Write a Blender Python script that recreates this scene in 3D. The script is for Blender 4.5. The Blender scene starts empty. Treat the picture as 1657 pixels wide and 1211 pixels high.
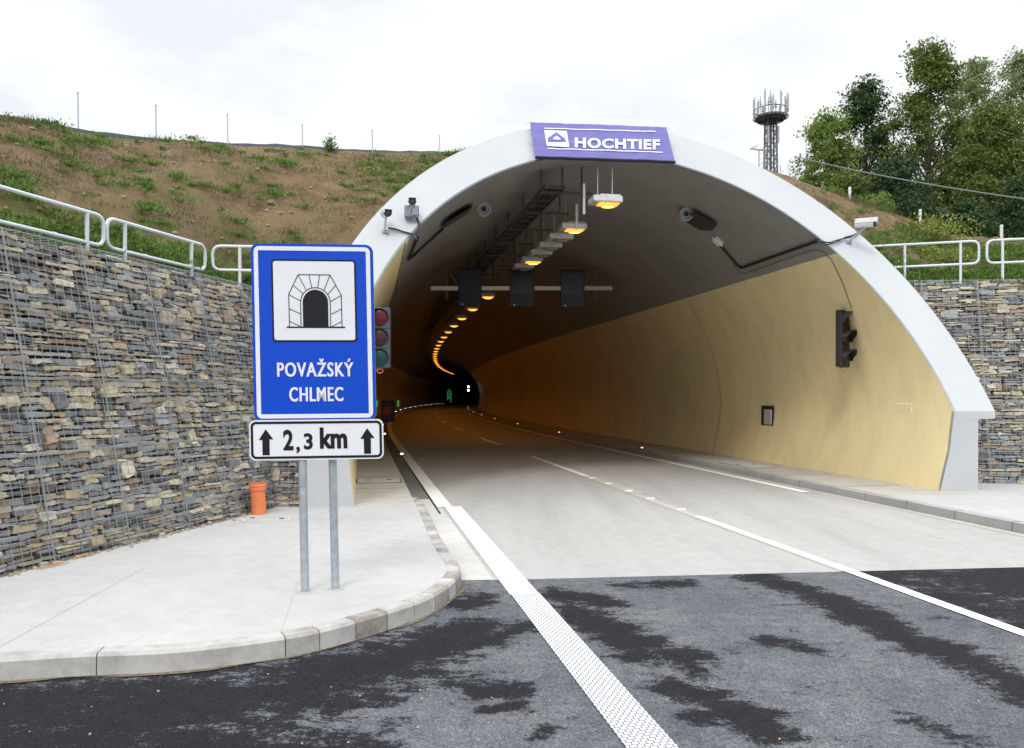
import bpy, math, random
import numpy as np
from mathutils import Vector, Matrix, noise

random.seed(7)
rng = np.random.default_rng(7)
sc = bpy.context.scene
COL = sc.collection
F, CX, HY, H = 1250.0, 828.5, 640.0, 1.78      # photo focal length / horizon (px), eye height (m)
R_ = math.radians

# ------------------------------------------------------------------ geometry helpers
def at(px, py, Y):
    return Vector(((px - CX) / F * Y, Y, H + (HY - py) / F * Y))

def gnd(px, py, z=0.0):
    Y = (H - z) * F / (py - HY)
    return Vector(((px - CX) / F * Y, Y, z))

# road axis: S = metres from the portal foot, u = metres right of the axis
P0 = Vector((2.43, 12.35))
HEAD = [(-80, -.1926), (18, -.1926), (34, -.155), (52, -.12), (90, -.055), (120, .0), (170, .09), (260, .26)]
def heading(S):
    for (a, ha), (b, hb) in zip(HEAD, HEAD[1:]):
        if S <= b:
            return ha + (hb - ha) * (S - a) / (b - a)
    return HEAD[-1][1]
_axis = {}
x, y = P0
_axis[0] = (x, y)
step = 0.25
for i in range(1, 1041):
    h = heading((i - .5) * step)
    x += math.sin(h) * step; y += math.cos(h) * step
    _axis[i] = (x, y)
def T(u, S, z=0.0):
    if S <= 0:
        h = heading(0); ax, ay = P0[0] + math.sin(h) * S, P0[1] + math.cos(h) * S
    else:
        i = min(int(S / step), 1039); f = S / step - i
        a, b = _axis[i], _axis[i + 1]
        ax, ay = a[0] + (b[0] - a[0]) * f, a[1] + (b[1] - a[1]) * f
        h = heading(S)
    return Vector((ax + u * math.cos(h), ay - u * math.sin(h), z))
H0 = heading(0); UC, US = math.cos(H0), -math.sin(H0)      # u direction (UC, US); s direction (-US, UC)
def S_of_Y(Y):
    lo, hi = -20, 250
    for _ in range(40):
        m = (lo + hi) / 2
        if T(0, m)[1] < Y: lo = m
        else: hi = m
    return lo

# portal numbers
UI, ZI, RI = .156, 1.351, 5.168        # inner circle
UO, ZO, RO = .219, 1.357, 5.925        # outer circle
TAN = .58                              # the face leans back
def face_S(z): return TAN * (max(z, 1.5) - 1.5)
def face_pt(px, py, off=0.0):
    dx, dz = (px - CX) / F, (HY - py) / F
    k = off * math.sqrt(1 + TAN * TAN)
    Y = (-k + TAN * (H - 1.5) - P0[0] * US + P0[1] * UC) / (UC - dx * US - TAN * dz)
    return Vector((dx * Y, Y, H + dz * Y))
def vault_pt(px, py, off=0.0, Y0=12.0, Y1=60.0):
    """where the sight line meets the vault (near straight part)"""
    dx, dz = (px - CX) / F, (HY - py) / F
    def g(Y):
        X, z = dx * Y, H + dz * Y
        u = (X - P0[0]) * UC + (Y - P0[1]) * US
        return math.hypot(u - UI, z - ZI) - (RI - off)
    Y = Y0
    while Y < Y1 and g(Y) < 0: Y += .1
    lo, hi = Y - .1, Y
    for _ in range(30):
        m = (lo + hi) / 2
        if g(m) < 0: lo = m
        else: hi = m
    return Vector((dx * lo, lo, H + dz * lo))

# ------------------------------------------------------------------ mesh builder
class MB:
    def __init__(s): s.v = []; s.f = []; s.m = []; s.uv = {}
    def vert(s, p): s.v.append(tuple(p)); return len(s.v) - 1
    def face(s, idx, m=0): s.f.append(tuple(idx)); s.m.append(m); return len(s.f) - 1
    def poly(s, pts, m=0): return s.face([s.vert(p) for p in pts], m)
    def box(s, c, size, rot=None, m=0, bev=0.0):
        c = Vector(c); hx, hy, hz = [q / 2 for q in size]
        rot = rot or Matrix.Identity(3)
        b = min(bev, hx * .9, hy * .9, hz * .9)
        if b <= 0:
            ids = [s.vert(c + rot @ Vector((x * hx, y * hy, z * hz))) for x in (-1, 1) for y in (-1, 1) for z in (-1, 1)]
            for q in ((0, 1, 3, 2), (4, 6, 7, 5), (0, 4, 5, 1), (2, 3, 7, 6), (0, 2, 6, 4), (1, 5, 7, 3)):
                s.face([ids[i] for i in q], m)
            return s
        # chamfered box
        ids = {}
        for x in (-1, 1):
            for y in (-1, 1):
                for z in (-1, 1):
                    ids[x, y, z, 0] = s.vert(c + rot @ Vector((x * hx, y * (hy - b), z * (hz - b))))
                    ids[x, y, z, 1] = s.vert(c + rot @ Vector((x * (hx - b), y * hy, z * (hz - b))))
                    ids[x, y, z, 2] = s.vert(c + rot @ Vector((x * (hx - b), y * (hy - b), z * hz)))
                    t = [ids[x, y, z, 0], ids[x, y, z, 1], ids[x, y, z, 2]]
                    s.face(t if x * y * z > 0 else t[::-1], m)
        for x in (-1, 1):
            q = [ids[x, -1, -1, 0], ids[x, 1, -1, 0], ids[x, 1, 1, 0], ids[x, -1, 1, 0]]; s.face(q if x > 0 else q[::-1], m)
            q = [ids[-1, x, -1, 1], ids[-1, x, 1, 1], ids[1, x, 1, 1], ids[1, x, -1, 1]]; s.face(q if x > 0 else q[::-1], m)
            q = [ids[-1, -1, x, 2], ids[1, -1, x, 2], ids[1, 1, x, 2], ids[-1, 1, x, 2]]; s.face(q if x > 0 else q[::-1], m)
        for a in (-1, 1):
            for b2 in (-1, 1):
                q = [ids[a, b2, -1, 0], ids[a, b2, 1, 0], ids[a, b2, 1, 1], ids[a, b2, -1, 1]]; s.face(q if a * b2 < 0 else q[::-1], m)
                q = [ids[a, -1, b2, 0], ids[a, 1, b2, 0], ids[a, 1, b2, 2], ids[a, -1, b2, 2]]; s.face(q[::-1] if a * b2 < 0 else q, m)
                q = [ids[-1, a, b2, 1], ids[1, a, b2, 1], ids[1, a, b2, 2], ids[-1, a, b2, 2]]; s.face(q if a * b2 < 0 else q[::-1], m)
        return s
    def tube(s, pts, r, n=8, closed=False, m=0, r1=None):
        pts = [Vector(p) for p in pts]; N = len(pts); rings = []
        prev = None
        for i, p in enumerate(pts):
            if closed: d = pts[(i + 1) % N] - pts[i - 1]
            else: d = pts[min(i + 1, N - 1)] - pts[max(i - 1, 0)]
            d.normalize()
            if prev is None:
                a = d.orthogonal().normalized()
            else:
                a = (prev - d * prev.dot(d))
                a = a.normalized() if a.length > 1e-6 else d.orthogonal().normalized()
            prev = a; b = d.cross(a)
            rr = r if r1 is None else r + (r1 - r) * i / max(1, N - 1)
            rings.append([s.vert(p + (a * math.cos(2 * math.pi * k / n) + b * math.sin(2 * math.pi * k / n)) * rr) for k in range(n)])
        for i in range(N if closed else N - 1):
            A, B = rings[i], rings[(i + 1) % N]
            for k in range(n):
                s.face((A[k], A[(k + 1) % n], B[(k + 1) % n], B[k]), m)
        if not closed:
            s.face(rings[0][::-1], m); s.face(rings[-1], m)
        return s
    def bar(s, a, b, w, m=0, h=None):
        """square bar"""
        a, b = Vector(a), Vector(b); d = (b - a); L = d.length
        if L < 1e-6: return s
        rot = d.to_track_quat('X', 'Z').to_matrix()
        return s.box((a + b) / 2, (L, w, h or w), rot, m)
    def cyl(s, a, b, r, n=16, m=0, r1=None):
        return s.tube([a, b], r, n, m=m, r1=r1)

def smooth(ob, ang=35):
    me = ob.data
    for p in me.polygons: p.use_smooth = True
    try: me.set_sharp_from_angle(angle=R_(ang))
    except Exception: pass

def tag(o, label=None, cat=None, group=None, kind=None):
    if label: o['label'] = label
    if cat: o['category'] = cat
    if group: o['group'] = group
    if kind: o['kind'] = kind
    return o

def obj(name, mb, mats, root=None, sm=False, ang=35, label=None):
    me = bpy.data.meshes.new(name)
    off = root_loc(root)
    v = [(p[0] - off[0], p[1] - off[1], p[2] - off[2]) for p in mb.v]
    me.from_pydata(v, [], mb.f)
    if not isinstance(mats, (list, tuple)): mats = [mats]
    for m in mats: me.materials.append(m)
    if len(mats) > 1: me.polygons.foreach_set('material_index', mb.m)
    me.update()
    o = bpy.data.objects.new(name, me); COL.objects.link(o)
    if root: o.parent = root
    if sm: smooth(o, ang)
    if label: o['label'] = label
    return o
def root_loc(root):
    l = Vector((0, 0, 0))
    while root: l += Vector(root.location); root = root.parent
    return l
def thing(name, label, cat, loc=(0, 0, 0), group=None):
    o = bpy.data.objects.new(name, None); COL.objects.link(o); o.location = loc
    o.empty_display_size = .2
    return tag(o, label, cat, group)
def dup(root, loc, rz=0, label=None, group=None, tilt=None):
    r = root.copy(); COL.objects.link(r); r.location = loc; r.rotation_euler = tilt or (0, 0, rz)
    if label: r['label'] = label
    if group: r['group'] = group
    for ch in list(root.children):
        c = ch.copy(); COL.objects.link(c); c.parent = r
        for g in ch.children:
            d = g.copy(); COL.objects.link(d); d.parent = c
    return r
def struct(name, mb, mats, kind='structure', **k):
    o = obj(name, mb, mats, **k); o['kind'] = kind; return o

# ------------------------------------------------------------------ materials
def srgb(r, g, b):
    return tuple(((c / 255) / 12.92 if c / 255 <= .04045 else ((c / 255 + .055) / 1.055) ** 2.4) for c in (r, g, b))
class NT:
    def __init__(s, name):
        s.mat = bpy.data.materials.new(name); s.mat.use_nodes = True
        s.t = s.mat.node_tree; s.b = s.t.nodes['Principled BSDF']
        s.geo = None
    def n(s, ty, **k):
        n = s.t.nodes.new(ty)
        for a, v in k.items():
            if a.startswith('i_'):
                key = a[2:]; key = int(key) if key.isdigit() else key.replace('_', ' ')
                n.inputs[key].default_value = v
            else: setattr(n, a, v)
        return n
    def l(s, a, b): s.t.links.new(a, b)
    def pos(s):
        if not s.geo: s.geo = s.n('ShaderNodeTexCoord')
        return s.geo.outputs['Object']
    def noise(s, scale, detail=6, rough=.55, vec=None, dist=0.0, stretch=None):
        nn = s.n('ShaderNodeTexNoise'); nn.inputs['Scale'].default_value = scale
        nn.inputs['Detail'].default_value = detail; nn.inputs['Roughness'].default_value = rough
        nn.inputs['Distortion'].default_value = dist
        v = vec or s.pos()
        if stretch:
            mp = s.n('ShaderNodeMapping'); mp.inputs['Scale'].default_value = stretch[:3]
            if len(stretch) > 3: mp.inputs['Rotation'].default_value = (0, 0, stretch[3])
            s.l(v, mp.inputs['Vector']); v = mp.outputs['Vector']
        s.l(v, nn.inputs['Vector'])
        return nn.outputs['Fac']
    def ramp(s, fac, stops, interp='LINEAR'):
        r = s.n('ShaderNodeValToRGB'); cr = r.color_ramp; cr.interpolation = interp
        while len(cr.elements) < len(stops): cr.elements.new(.5)
        for e, (p, c) in zip(cr.elements, stops):
            e.position = p; e.color = (c, c, c, 1) if isinstance(c, (int, float)) else (*c[:3], 1)
        s.l(fac, r.inputs['Fac']); return r.outputs['Color']
    def mix(s, f, a, b, mode='MIX'):
        m = s.n('ShaderNodeMix', data_type='RGBA', blend_type=mode)
        for sock, v in ((m.inputs[0], f), (m.inputs[6], a), (m.inputs[7], b)):
            if isinstance(v, (int, float)): sock.default_value = v
            elif isinstance(v, tuple): sock.default_value = (*v[:3], 1)
            else: s.l(v, sock)
        return m.outputs[2]
    def math(s, op, a, b=0.0, clamp=False):
        m = s.n('ShaderNodeMath', operation=op, use_clamp=clamp)
        for sock, v in ((m.inputs[0], a), (m.inputs[1], b)):
            if isinstance(v, (int, float)): sock.default_value = v
            else: s.l(v, sock)
        return m.outputs[0]
    def color(s, c):
        if isinstance(c, tuple): s.b.inputs['Base Color'].default_value = (*c[:3], 1)
        else: s.l(c, s.b.inputs['Base Color'])
    def rough(s, r):
        if isinstance(r, (int, float)): s.b.inputs['Roughness'].default_value = r
        else: s.l(r, s.b.inputs['Roughness'])
    def bump(s, h, strength=.3, dist=.01):
        b = s.n('ShaderNodeBump'); b.inputs['Strength'].default_value = strength; b.inputs['Distance'].default_value = dist
        s.l(h, b.inputs['Height']); s.l(b.outputs['Normal'], s.b.inputs['Normal'])

def simple(name, c, rough=.6, var=.12, scale=8.0, metal=0.0, bump=0.0, spec=.5, stretch=None, coat=0.0):
    """one colour with gentle wear"""
    m = NT(name); f = m.noise(scale, 5, stretch=stretch)
    lo = tuple(q * (1 - var) for q in c); hi = tuple(min(1, q * (1 + var)) for q in c)
    m.color(m.ramp(f, [(.3, lo), (.7, hi)])); m.rough(rough)
    m.b.inputs['Metallic'].default_value = metal
    m.b.inputs['Specular IOR Level'].default_value = spec
    if coat: m.b.inputs['Coat Weight'].default_value = coat
    if bump: m.bump(m.noise(scale * 12, 4), bump, .004)
    return m.mat
def emit(name, c, strength):
    m = NT(name); m.color((.02, .02, .02))
    m.b.inputs['Emission Color'].default_value = (*c, 1); m.b.inputs['Emission Strength'].default_value = strength
    return m.mat

def concrete(name, c, var=.1, streak=None, stain=None, rough=.85):
    m = NT(name)
    a = m.noise(.7, 6, .6, stretch=streak); b = m.noise(5, 8, .7); d = m.noise(60, 4, .7)
    col = m.ramp(a, [(.3, tuple(q * (1 - var) for q in c)), (.7, tuple(min(1, q * (1 + var)) for q in c))])
    g = m.ramp(b, [(.3, .90), (.62, 1.03)])
    col = m.mix(1.0, col, g, 'MULTIPLY')
    g2 = m.ramp(d, [(.35, .93), (.65, 1.04)])
    col = m.mix(1.0, col, g2, 'MULTIPLY')
    if stain:
        st = m.ramp(m.noise(1.3, 7, .65, stretch=(1, 1, 1)), [(.60, 0.0), (.72, 1.0)])
        col = m.mix(m.math('MULTIPLY', st, .45), col, stain)
    m.color(col); m.rough(rough); m.bump(d, .25, .004)
    m.b.inputs['Specular IOR Level'].default_value = .3
    return m.mat

HEADZ = math.atan2(US, UC)
M = {}
M['pave'] = concrete('pale_concrete', (.435, .43, .425), .07, stain=(.46, .44, .41))
M['roadc'] = concrete('road_concrete', (.37, .366, .352), .11, streak=(2.2, .22, 1, -HEADZ), stain=(.34, .30, .25))
M['slab'] = concrete('slab_concrete', (.44, .42, .375), .09, stain=(.3, .27, .22))
M['kerbc'] = None
M['gutter'] = concrete('gutter_concrete', (.50, .49, .46), .08)
M['gutterd'] = concrete('dark_gutter_concrete', (.17, .17, .165), .15)  # darker grey concrete for the channel inside the tunnel
M['slot'] = simple('black_slot', (.02, .02, .02), .8)
M['ringw'] = simple('white_render', (.47, .49, .505), .7, .03, 1.1, bump=.1, spec=.3)
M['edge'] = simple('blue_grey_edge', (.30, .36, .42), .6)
M['white'] = None
M['steelw'] = simple('white_painted_steel', (.62, .66, .70), .35, .06, 3)
M['galv'] = simple('galvanised_steel', (.42, .46, .50), .42, .14, 18, metal=.55)
M['wire'] = simple('galvanised_wire', (.33, .36, .38), .5, .1, 9, metal=.3)
M['dark'] = simple('black_plastic', (.018, .018, .02), .45, .1)
M['darkbrown'] = simple('end_sheet_and_shadow_brown', (.05, .035, .032), .6, .1)  # plain dark brown for the loudspeaker shadow slabs and the tunnel end sheet
M['cablegrey'] = simple('grey_cable_sheath', (.2, .17, .13), .6, .1)
M['alu'] = simple('brushed_aluminium', (.62, .62, .60), .4, .08, 12, metal=.35)
M['whitebox'] = simple('white_plastic', (.72, .73, .74), .4, .04)
M['orange'] = simple('orange_plastic_pipe', (.72, .20, .075), .42, .08, 6)
M['earth'] = simple('dark_earth', (.06, .045, .035), .95, .3)
M['yellowdot'] = simple('pale_yellow_block', (.65, .6, .35), .7, .1)

# kerb blocks: each block its own shade
m = NT('kerb_concrete'); g = m.n('ShaderNodeAttribute'); g.attribute_name = 'shade'
c = m.ramp(m.math('ADD', g.outputs['Fac'], m.math('MULTIPLY', m.math('SUBTRACT', m.noise(6, 6, .7), .5), 1.6)), [(.1, (.20, .18, .145)), (.45, (.33, .31, .27)), (.75, (.40, .395, .375)), (1.0, (.46, .45, .43))])
st = m.ramp(m.noise(4, 8, .7), [(.45, 1.0), (.66, .72)])
m.color(m.mix(1.0, c, st, 'MULTIPLY')); m.rough(.85); m.bump(m.noise(70, 4), .3, .004); M['kerbc'] = m.mat
# white road paint
m = NT('white_road_paint'); w = m.ramp(m.noise(26, 7, .75), [(.32, .62), (.45, .84)])
m.color(m.mix(1.0, w, (1, 1, .98), 'MULTIPLY')); m.rough(.6); M['white'] = m.mat
# structured line paint with open gaps (brick grid in the line's own uv)
m = NT('structured_white_line')
uvn = m.n('ShaderNodeUVMap'); uvn.uv_map = 'UVMap'
br = m.n('ShaderNodeTexBrick'); m.l(uvn.outputs['UV'], br.inputs['Vector'])
br.offset = .5
for k, v in (('Color1', (.8, .8, .8, 1)), ('Color2', (.74, .75, .76, 1)), ('Mortar', (.17, .18, .19, 1)), ('Scale', 1.0), ('Mortar Size', .0058), ('Mortar Smooth', .25), ('Brick Width', .040), ('Row Height', .030)):
    br.inputs[k].default_value = v
m.color(br.outputs['Color']); m.rough(.6); m.bump(br.outputs['Fac'], -.6, .004); M['rumble'] = m.mat

# tunnel lining
def lining(name, c, var, dark):
    m = NT(name)
    a = m.noise(.35, 5, .6); b = m.noise(2.5, 6, .6, stretch=(1, 1, .35)); d = m.noise(45, 3, .6)
    col = m.ramp(a, [(.3, tuple(q * (1 - var) for q in c)), (.7, tuple(q * (1 + var) for q in c))])
    col = m.mix(1.0, col, m.ramp(b, [(.3, dark), (.6, 1.0)]), 'MULTIPLY')
    col = m.mix(1.0, col, m.ramp(d, [(.3, .93), (.7, 1.03)]), 'MULTIPLY')
    m.color(col); m.rough(.65); m.bump(d, .2, .003)
    m.b.inputs['Specular IOR Level'].default_value = .3
    return m.mat
M['yellow'] = lining('yellow_wall_paint', (.82, .69, .39), .05, .88)
M['vault'] = lining('grey_vault_coating', (.275, .272, .255), .10, .86)

# asphalt with dry and damp patches (mesh attribute "wet" gives where the damp lies)
m = NT('asphalt')
at_ = m.n('ShaderNodeAttribute'); at_.attribute_name = 'wet'
n1 = m.noise(1.6, 9, .68, stretch=(.75, 1.5, 1, -.1)); n2 = m.noise(8, 10, .8, stretch=(.85, 1.25, 1)); n3 = m.noise(38, 6, .8); n4 = m.noise(3.2, 8, .75, stretch=(.7, 1.5, 1))
w = m.math('ADD', at_.outputs['Fac'], m.math('MULTIPLY', m.math('SUBTRACT', n1, .5), 2.2))
w = m.math('ADD', w, m.math('MULTIPLY', m.math('SUBTRACT', n2, .5), 3.2))
w = m.math('ADD', w, m.math('MULTIPLY', m.math('SUBTRACT', n3, .5), 2.2))
w = m.math('ADD', w, m.math('MULTIPLY', m.math('SUBTRACT', n4, .5), 1.6))
wet = m.ramp(w, [(.30, 0.0), (.44, .22), (.54, .85), (.66, 1.0)])
dry = m.ramp(m.noise(.9, 8, .7), [(.3, (.085, .090, .103)), (.5, (.115, .121, .136)), (.7, (.168, .166, .164))])
dry = m.mix(1.0, dry, m.ramp(m.noise(7, 8, .8), [(.35, .74), (.6, 1.12)]), 'MULTIPLY')
vor = m.n('ShaderNodeTexVoronoi'); vor.inputs['Scale'].default_value = 130; m.l(m.pos(), vor.inputs['Vector'])
grit = m.ramp(vor.outputs['Color'], [(.1, .5), (.5, .95), (.88, 1.3), (1.0, 2.6)])
grit = m.mix(1.0, grit, m.ramp(n3, [(.35, .8), (.65, 1.25)]), 'MULTIPLY')
dry = m.mix(1.0, dry, grit, 'MULTIPLY')
wetc = m.mix(1.0, m.ramp(n2, [(.3, (.009, .009, .012)), (.7, (.021, .020, .024))]), grit, 'MULTIPLY')
m.color(m.mix(wet, dry, wetc)); m.rough(m.ramp(wet, [(0, .9), (1, .8)]))
m.b.inputs['Specular IOR Level'].default_value = .14
m.bump(vor.outputs['Distance'], .5, .006); M['asphalt'] = m.mat

# gabion stone: each stone its own colour
m = NT('layered_gabion_stone'); g = m.n('ShaderNodeNewGeometry')
tones = [(.26, .275, .285), (.50, .42, .28), (.20, .21, .215), (.58, .51, .36), (.34, .35, .345), (.15, .145, .14), (.33, .235, .16), (.30, .31, .31), (.63, .57, .44), (.24, .22, .20), (.44, .35, .23), (.24, .255, .265), (.38, .31, .25), (.48, .46, .42), (.13, .13, .135), (.41, .36, .28)]
c = m.ramp(g.outputs['Random Per Island'], [(i / len(tones), t) for i, t in enumerate(tones)], 'CONSTANT')
c = m.mix(1.0, c, m.ramp(m.noise(9, 7, .7, stretch=(1, 1, 3)), [(.3, .62), (.68, 1.22)]), 'MULTIPLY')
c = m.mix(m.math('MULTIPLY', m.ramp(m.noise(3.1, 5), [(.56, 0.0), (.7, 1.0)]), .4), c, (.30, .2, .1))
m.color(c); m.rough(.85); m.bump(m.noise(35, 6, .7, stretch=(1, 1, 4)), .6, .012); M['stone'] = m.mat

# hillside soil and thin grass
m = NT('bare_soil_with_thin_grass')
a = m.noise(.55, 8, .65); b = m.noise(3.2, 8, .7); d = m.noise(22, 6, .75)
at_ = m.n('ShaderNodeAttribute'); at_.attribute_name = 'green'
soil = m.ramp(b, [(.25, (.11, .068, .040)), (.5, (.172, .120, .070)), (.72, (.30, .21, .14))])
soil = m.mix(m.ramp(a, [(.42, 0.0), (.62, .6)]), soil, (.25, .17, .10))
soil = m.mix(1.0, soil, m.ramp(d, [(.3, .62), (.7, 1.25)]), 'MULTIPLY')
grass = m.ramp(d, [(.3, (.06, .07, .022)), (.7, (.12, .13, .045))])
gm = m.math('ADD', at_.outputs['Fac'], m.math('MULTIPLY', m.math('SUBTRACT', a, .5), 1.6))
gm = m.math('ADD', gm, m.math('MULTIPLY', m.math('SUBTRACT', b, .5), 1.5))
gm = m.math('ADD', gm, m.math('MULTIPLY', m.math('SUBTRACT', d, .5), .8))
m.color(m.mix(m.ramp(gm, [(.43, 0.0), (.62, .72)]), soil, grass)); m.rough(.95)
m.b.inputs['Specular IOR Level'].default_value = .1
m.bump(d, .8, .05); M['soil'] = m.mat

def leafmat(name, cols, trans=.25):
    m = NT(name); g = m.n('ShaderNodeNewGeometry')
    n = len(cols)
    c = m.ramp(g.outputs['Random Per Island'], [((i + .5) / n, t) for i, t in enumerate(cols)])
    m.color(c); m.rough(.55); m.b.inputs['Specular IOR Level'].default_value = .3
    tr = m.n('ShaderNodeBsdfTranslucent'); m.l(c, tr.inputs['Color'])
    mx = m.n('ShaderNodeMixShader'); mx.inputs[0].default_value = trans
    out = m.t.nodes['Material Output']
    m.l(m.b.outputs[0], mx.inputs[1]); m.l(tr.outputs[0], mx.inputs[2]); m.l(mx.outputs[0], out.inputs['Surface'])
    return m.mat
M['leaf_dark'] = leafmat('dark_green_leaves', [(.028, .060, .022), (.045, .09, .026), (.07, .125, .035), (.035, .07, .035)])
M['leaf_mid'] = leafmat('mid_green_leaves', [(.08, .12, .022), (.13, .18, .03), (.19, .23, .05), (.10, .14, .035)], .3)
M['leaf_pale'] = leafmat('pale_green_leaves', [(.18, .24, .09), (.26, .32, .15), (.36, .42, .24), (.2, .26, .10)], .4)
M['leaf_light'] = leafmat('light_green_leaves', [(.11, .19, .03), (.17, .25, .045), (.24, .32, .07), (.12, .19, .035)], .35)
M['weed'] = leafmat('weed_leaves', [(.055, .13, .018), (.09, .19, .03), (.13, .24, .04), (.19, .27, .06)], .3)
M['yweed'] = leafmat('yellow_flowering_weed', [(.10, .18, .03), (.24, .26, .05), (.14, .22, .04), (.36, .33, .06)], .2)
M['bark'] = simple('grey_bark', (.13, .11, .09), .9, .3, 6, bump=.5, stretch=(1, 1, .2))

# ------------------------------------------------------------------ ground, roads
# boundary asphalt / concrete
B0, B1 = gnd(750, 940), gnd(1657, 918)
bd = (B1 - B0).normalized()
def bound_Y(X): return B0.y + (X - B0.x) * bd.y / bd.x

mb = MB(); mb.poly([(-700, -700, -.12), (700, -700, -.12), (700, 1500, -.12), (-700, 1500, -.12)])
struct('ground', mb, M['earth'])

# asphalt grid with "wet" attribute
def seg_d(p, a, b):
    ab = b - a; t = max(0, min(1, (p - a).dot(ab) / max(ab.length_squared, 1e-9)))
    return (p - a - ab * t).length
wets = []
def W(pts, r, s=1.0):
    q = [gnd(*p).xy for p in pts]
    for a, b in zip(q, q[1:] if len(q) > 1 else q): wets.append((a, b, r, s))
W([(-300, 1150), (60, 1150), (330, 1140), (480, 1110), (620, 1075)], .42, 1.15)
W([(620, 1075), (700, 1050), (770, 1020)], .26, 1.1)
W([(0, 1230), (250, 1240), (420, 1225)], .38, 1.1)
W([(700, 1062), (800, 1030), (860, 1010)], .12, 1.1)
W([(755, 975), (775, 968)], .17, 1.1)
W([(778, 1120), (828, 1118)], .09, 1.3); W([(790, 1145), (835, 1143)], .06, 1.1)
W([(900, 962), (975, 975)], .16, 1.05); W([(925, 985), (955, 1010)], .17, 1.05)
W([(1000, 1020), (1030, 1060)], .15, 1.15); W([(1040, 1035), (1110, 1065)], .13, 1.1)
W([(1110, 1075), (1135, 1090)], .07, 1.0)
W([(1095, 1115), (1170, 1135), (1240, 1180)], .12, 1.2); W([(1120, 1160), (1140, 1165)], .07, 1.0)
W([(1230, 935), (1330, 965), (1440, 1020), (1560, 1070), (1750, 1150)], .17, 1.25)
W([(1240, 1035), (1310, 1050)], .08, .85); W([(1490, 1170), (1540, 1190)], .1, .8)
W([(1000, 948), (1120, 945)], .1, .8)
W([(860, 1200), (885, 1180)], .05, .8)
# newer black asphalt right of the centre line
newedge0, newedge1 = T(.17, -40), T(.17, 0)
xs = sorted(set([round(v, 3) for v in list(np.arange(-20, -5, 1.5)) + list(np.arange(-5, 8, .07)) + list(np.arange(8, 26, 1.5))]))
ys = sorted(set([round(v, 3) for v in list(np.arange(-30, 2.4, 1.8)) + list(np.arange(2.4, 6.9, .07))]))
mb = MB(); wa = []
rows = []
for fy in ys + ['a', 'b', 'c', 'd', 'e', 'f', 'g']:
    row = []
    for X in xs:
        top = bound_Y(X)
        Y = fy if not isinstance(fy, str) else 6.9 + (top - 6.9) * (ord(fy) - 96) / 7
        row.append(mb.vert((X, Y, 0)))
        p = Vector((X, Y)); v = 0
        if Y > 2:
            for a, b, r, s in wets:
                d = seg_d(p, a, b)
                if d < r * 2.2: v = max(v, s * max(0, 1 - (d / (r * 2.2)) ** 1.1))
        # right lane: new asphalt
        uu = (X - P0[0]) * UC + (Y - P0[1]) * US
        if uu > .17: v = max(v, .86)
        wa.append(v)
    rows.append(row)
for A, B in zip(rows, rows[1:]):
    for i in range(len(xs) - 1): mb.face((A[i], A[i + 1], B[i + 1], B[i]))
o = struct('asphalt_road', mb, M['asphalt'])
a_ = o.data.attributes.new('wet', 'FLOAT', 'POINT'); a_.data.foreach_set('value', wa)

SS = [round(v, 2) for v in list(np.arange(-30, 20, 1.0)) + list(np.arange(20, 245, 3.0))]
def strip(mb, u0, u1, z, S0=-30, S1=240, m=0, bound=False, thick=0.0, z1=None):
    """ribbon along the road; bound=True starts it at the asphalt joint"""
    def s_start(u):
        if not bound: return S0
        # intersect u line with joint
        lo, hi = -15, 5
        for _ in range(40):
            md = (lo + hi) / 2; p = T(u, md)
            if p.y < bound_Y(p.x): lo = md
            else: hi = md
        return lo
    a0, a1 = s_start(u0), s_start(u1)
    mid = [s for s in SS if s > max(a0, a1) + .05 and s < S1 - .05]
    Ls = [a0] + mid + [S1]; Rs = [a1] + mid + [S1]
    z1 = z if z1 is None else z1
    L = [mb.vert(T(u0, s, z)) for s in Ls]; Rr = [mb.vert(T(u1, s, z1)) for s in Rs]
    for i in range(len(Ls) - 1): mb.face((L[i], Rr[i], Rr[i + 1], L[i + 1]), m)
    if thick:
        L2 = [mb.vert(T(u0, s, z - thick)) for s in Ls]; R2 = [mb.vert(T(u1, s, z1 - thick)) for s in Rs]
        for i in range(len(Ls) - 1):
            mb.face((L2[i], L[i], L[i + 1], L2[i + 1]), m); mb.face((Rr[i], R2[i], R2[i + 1], Rr[i + 1]), m)
        mb.face((L[0], L2[0], R2[0], Rr[0]), m); mb.face((L2[-1], L[-1], Rr[-1], R2[-1]), m)
    return mb
mb = MB(); strip(mb, -3.97, 3.75, 0, bound=True); struct('concrete_road', mb, M['roadc'])
# gutters and slot channel, left and right
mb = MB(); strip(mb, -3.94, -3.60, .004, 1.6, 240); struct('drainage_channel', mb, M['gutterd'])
mb = MB(); strip(mb, -3.94, -3.50, .004, S1=1.6, bound=True); struct('drainage_channel', mb, M['gutter'])
mb = MB(); strip(mb, -3.605, -3.575, .008, -.1, 240); struct('drainage_slot', mb, M['slot'])
mb = MB(); strip(mb, 3.42, 3.58, .004, S1=240, bound=True); struct('drainage_channel', mb, M['slab'])
mb = MB(); strip(mb, .0, .17, .004, S1=5.2, bound=True); strip(mb, .0, .3, .005, 1.6, 4.4); struct('joint_strip', mb, M['slab'])

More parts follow.
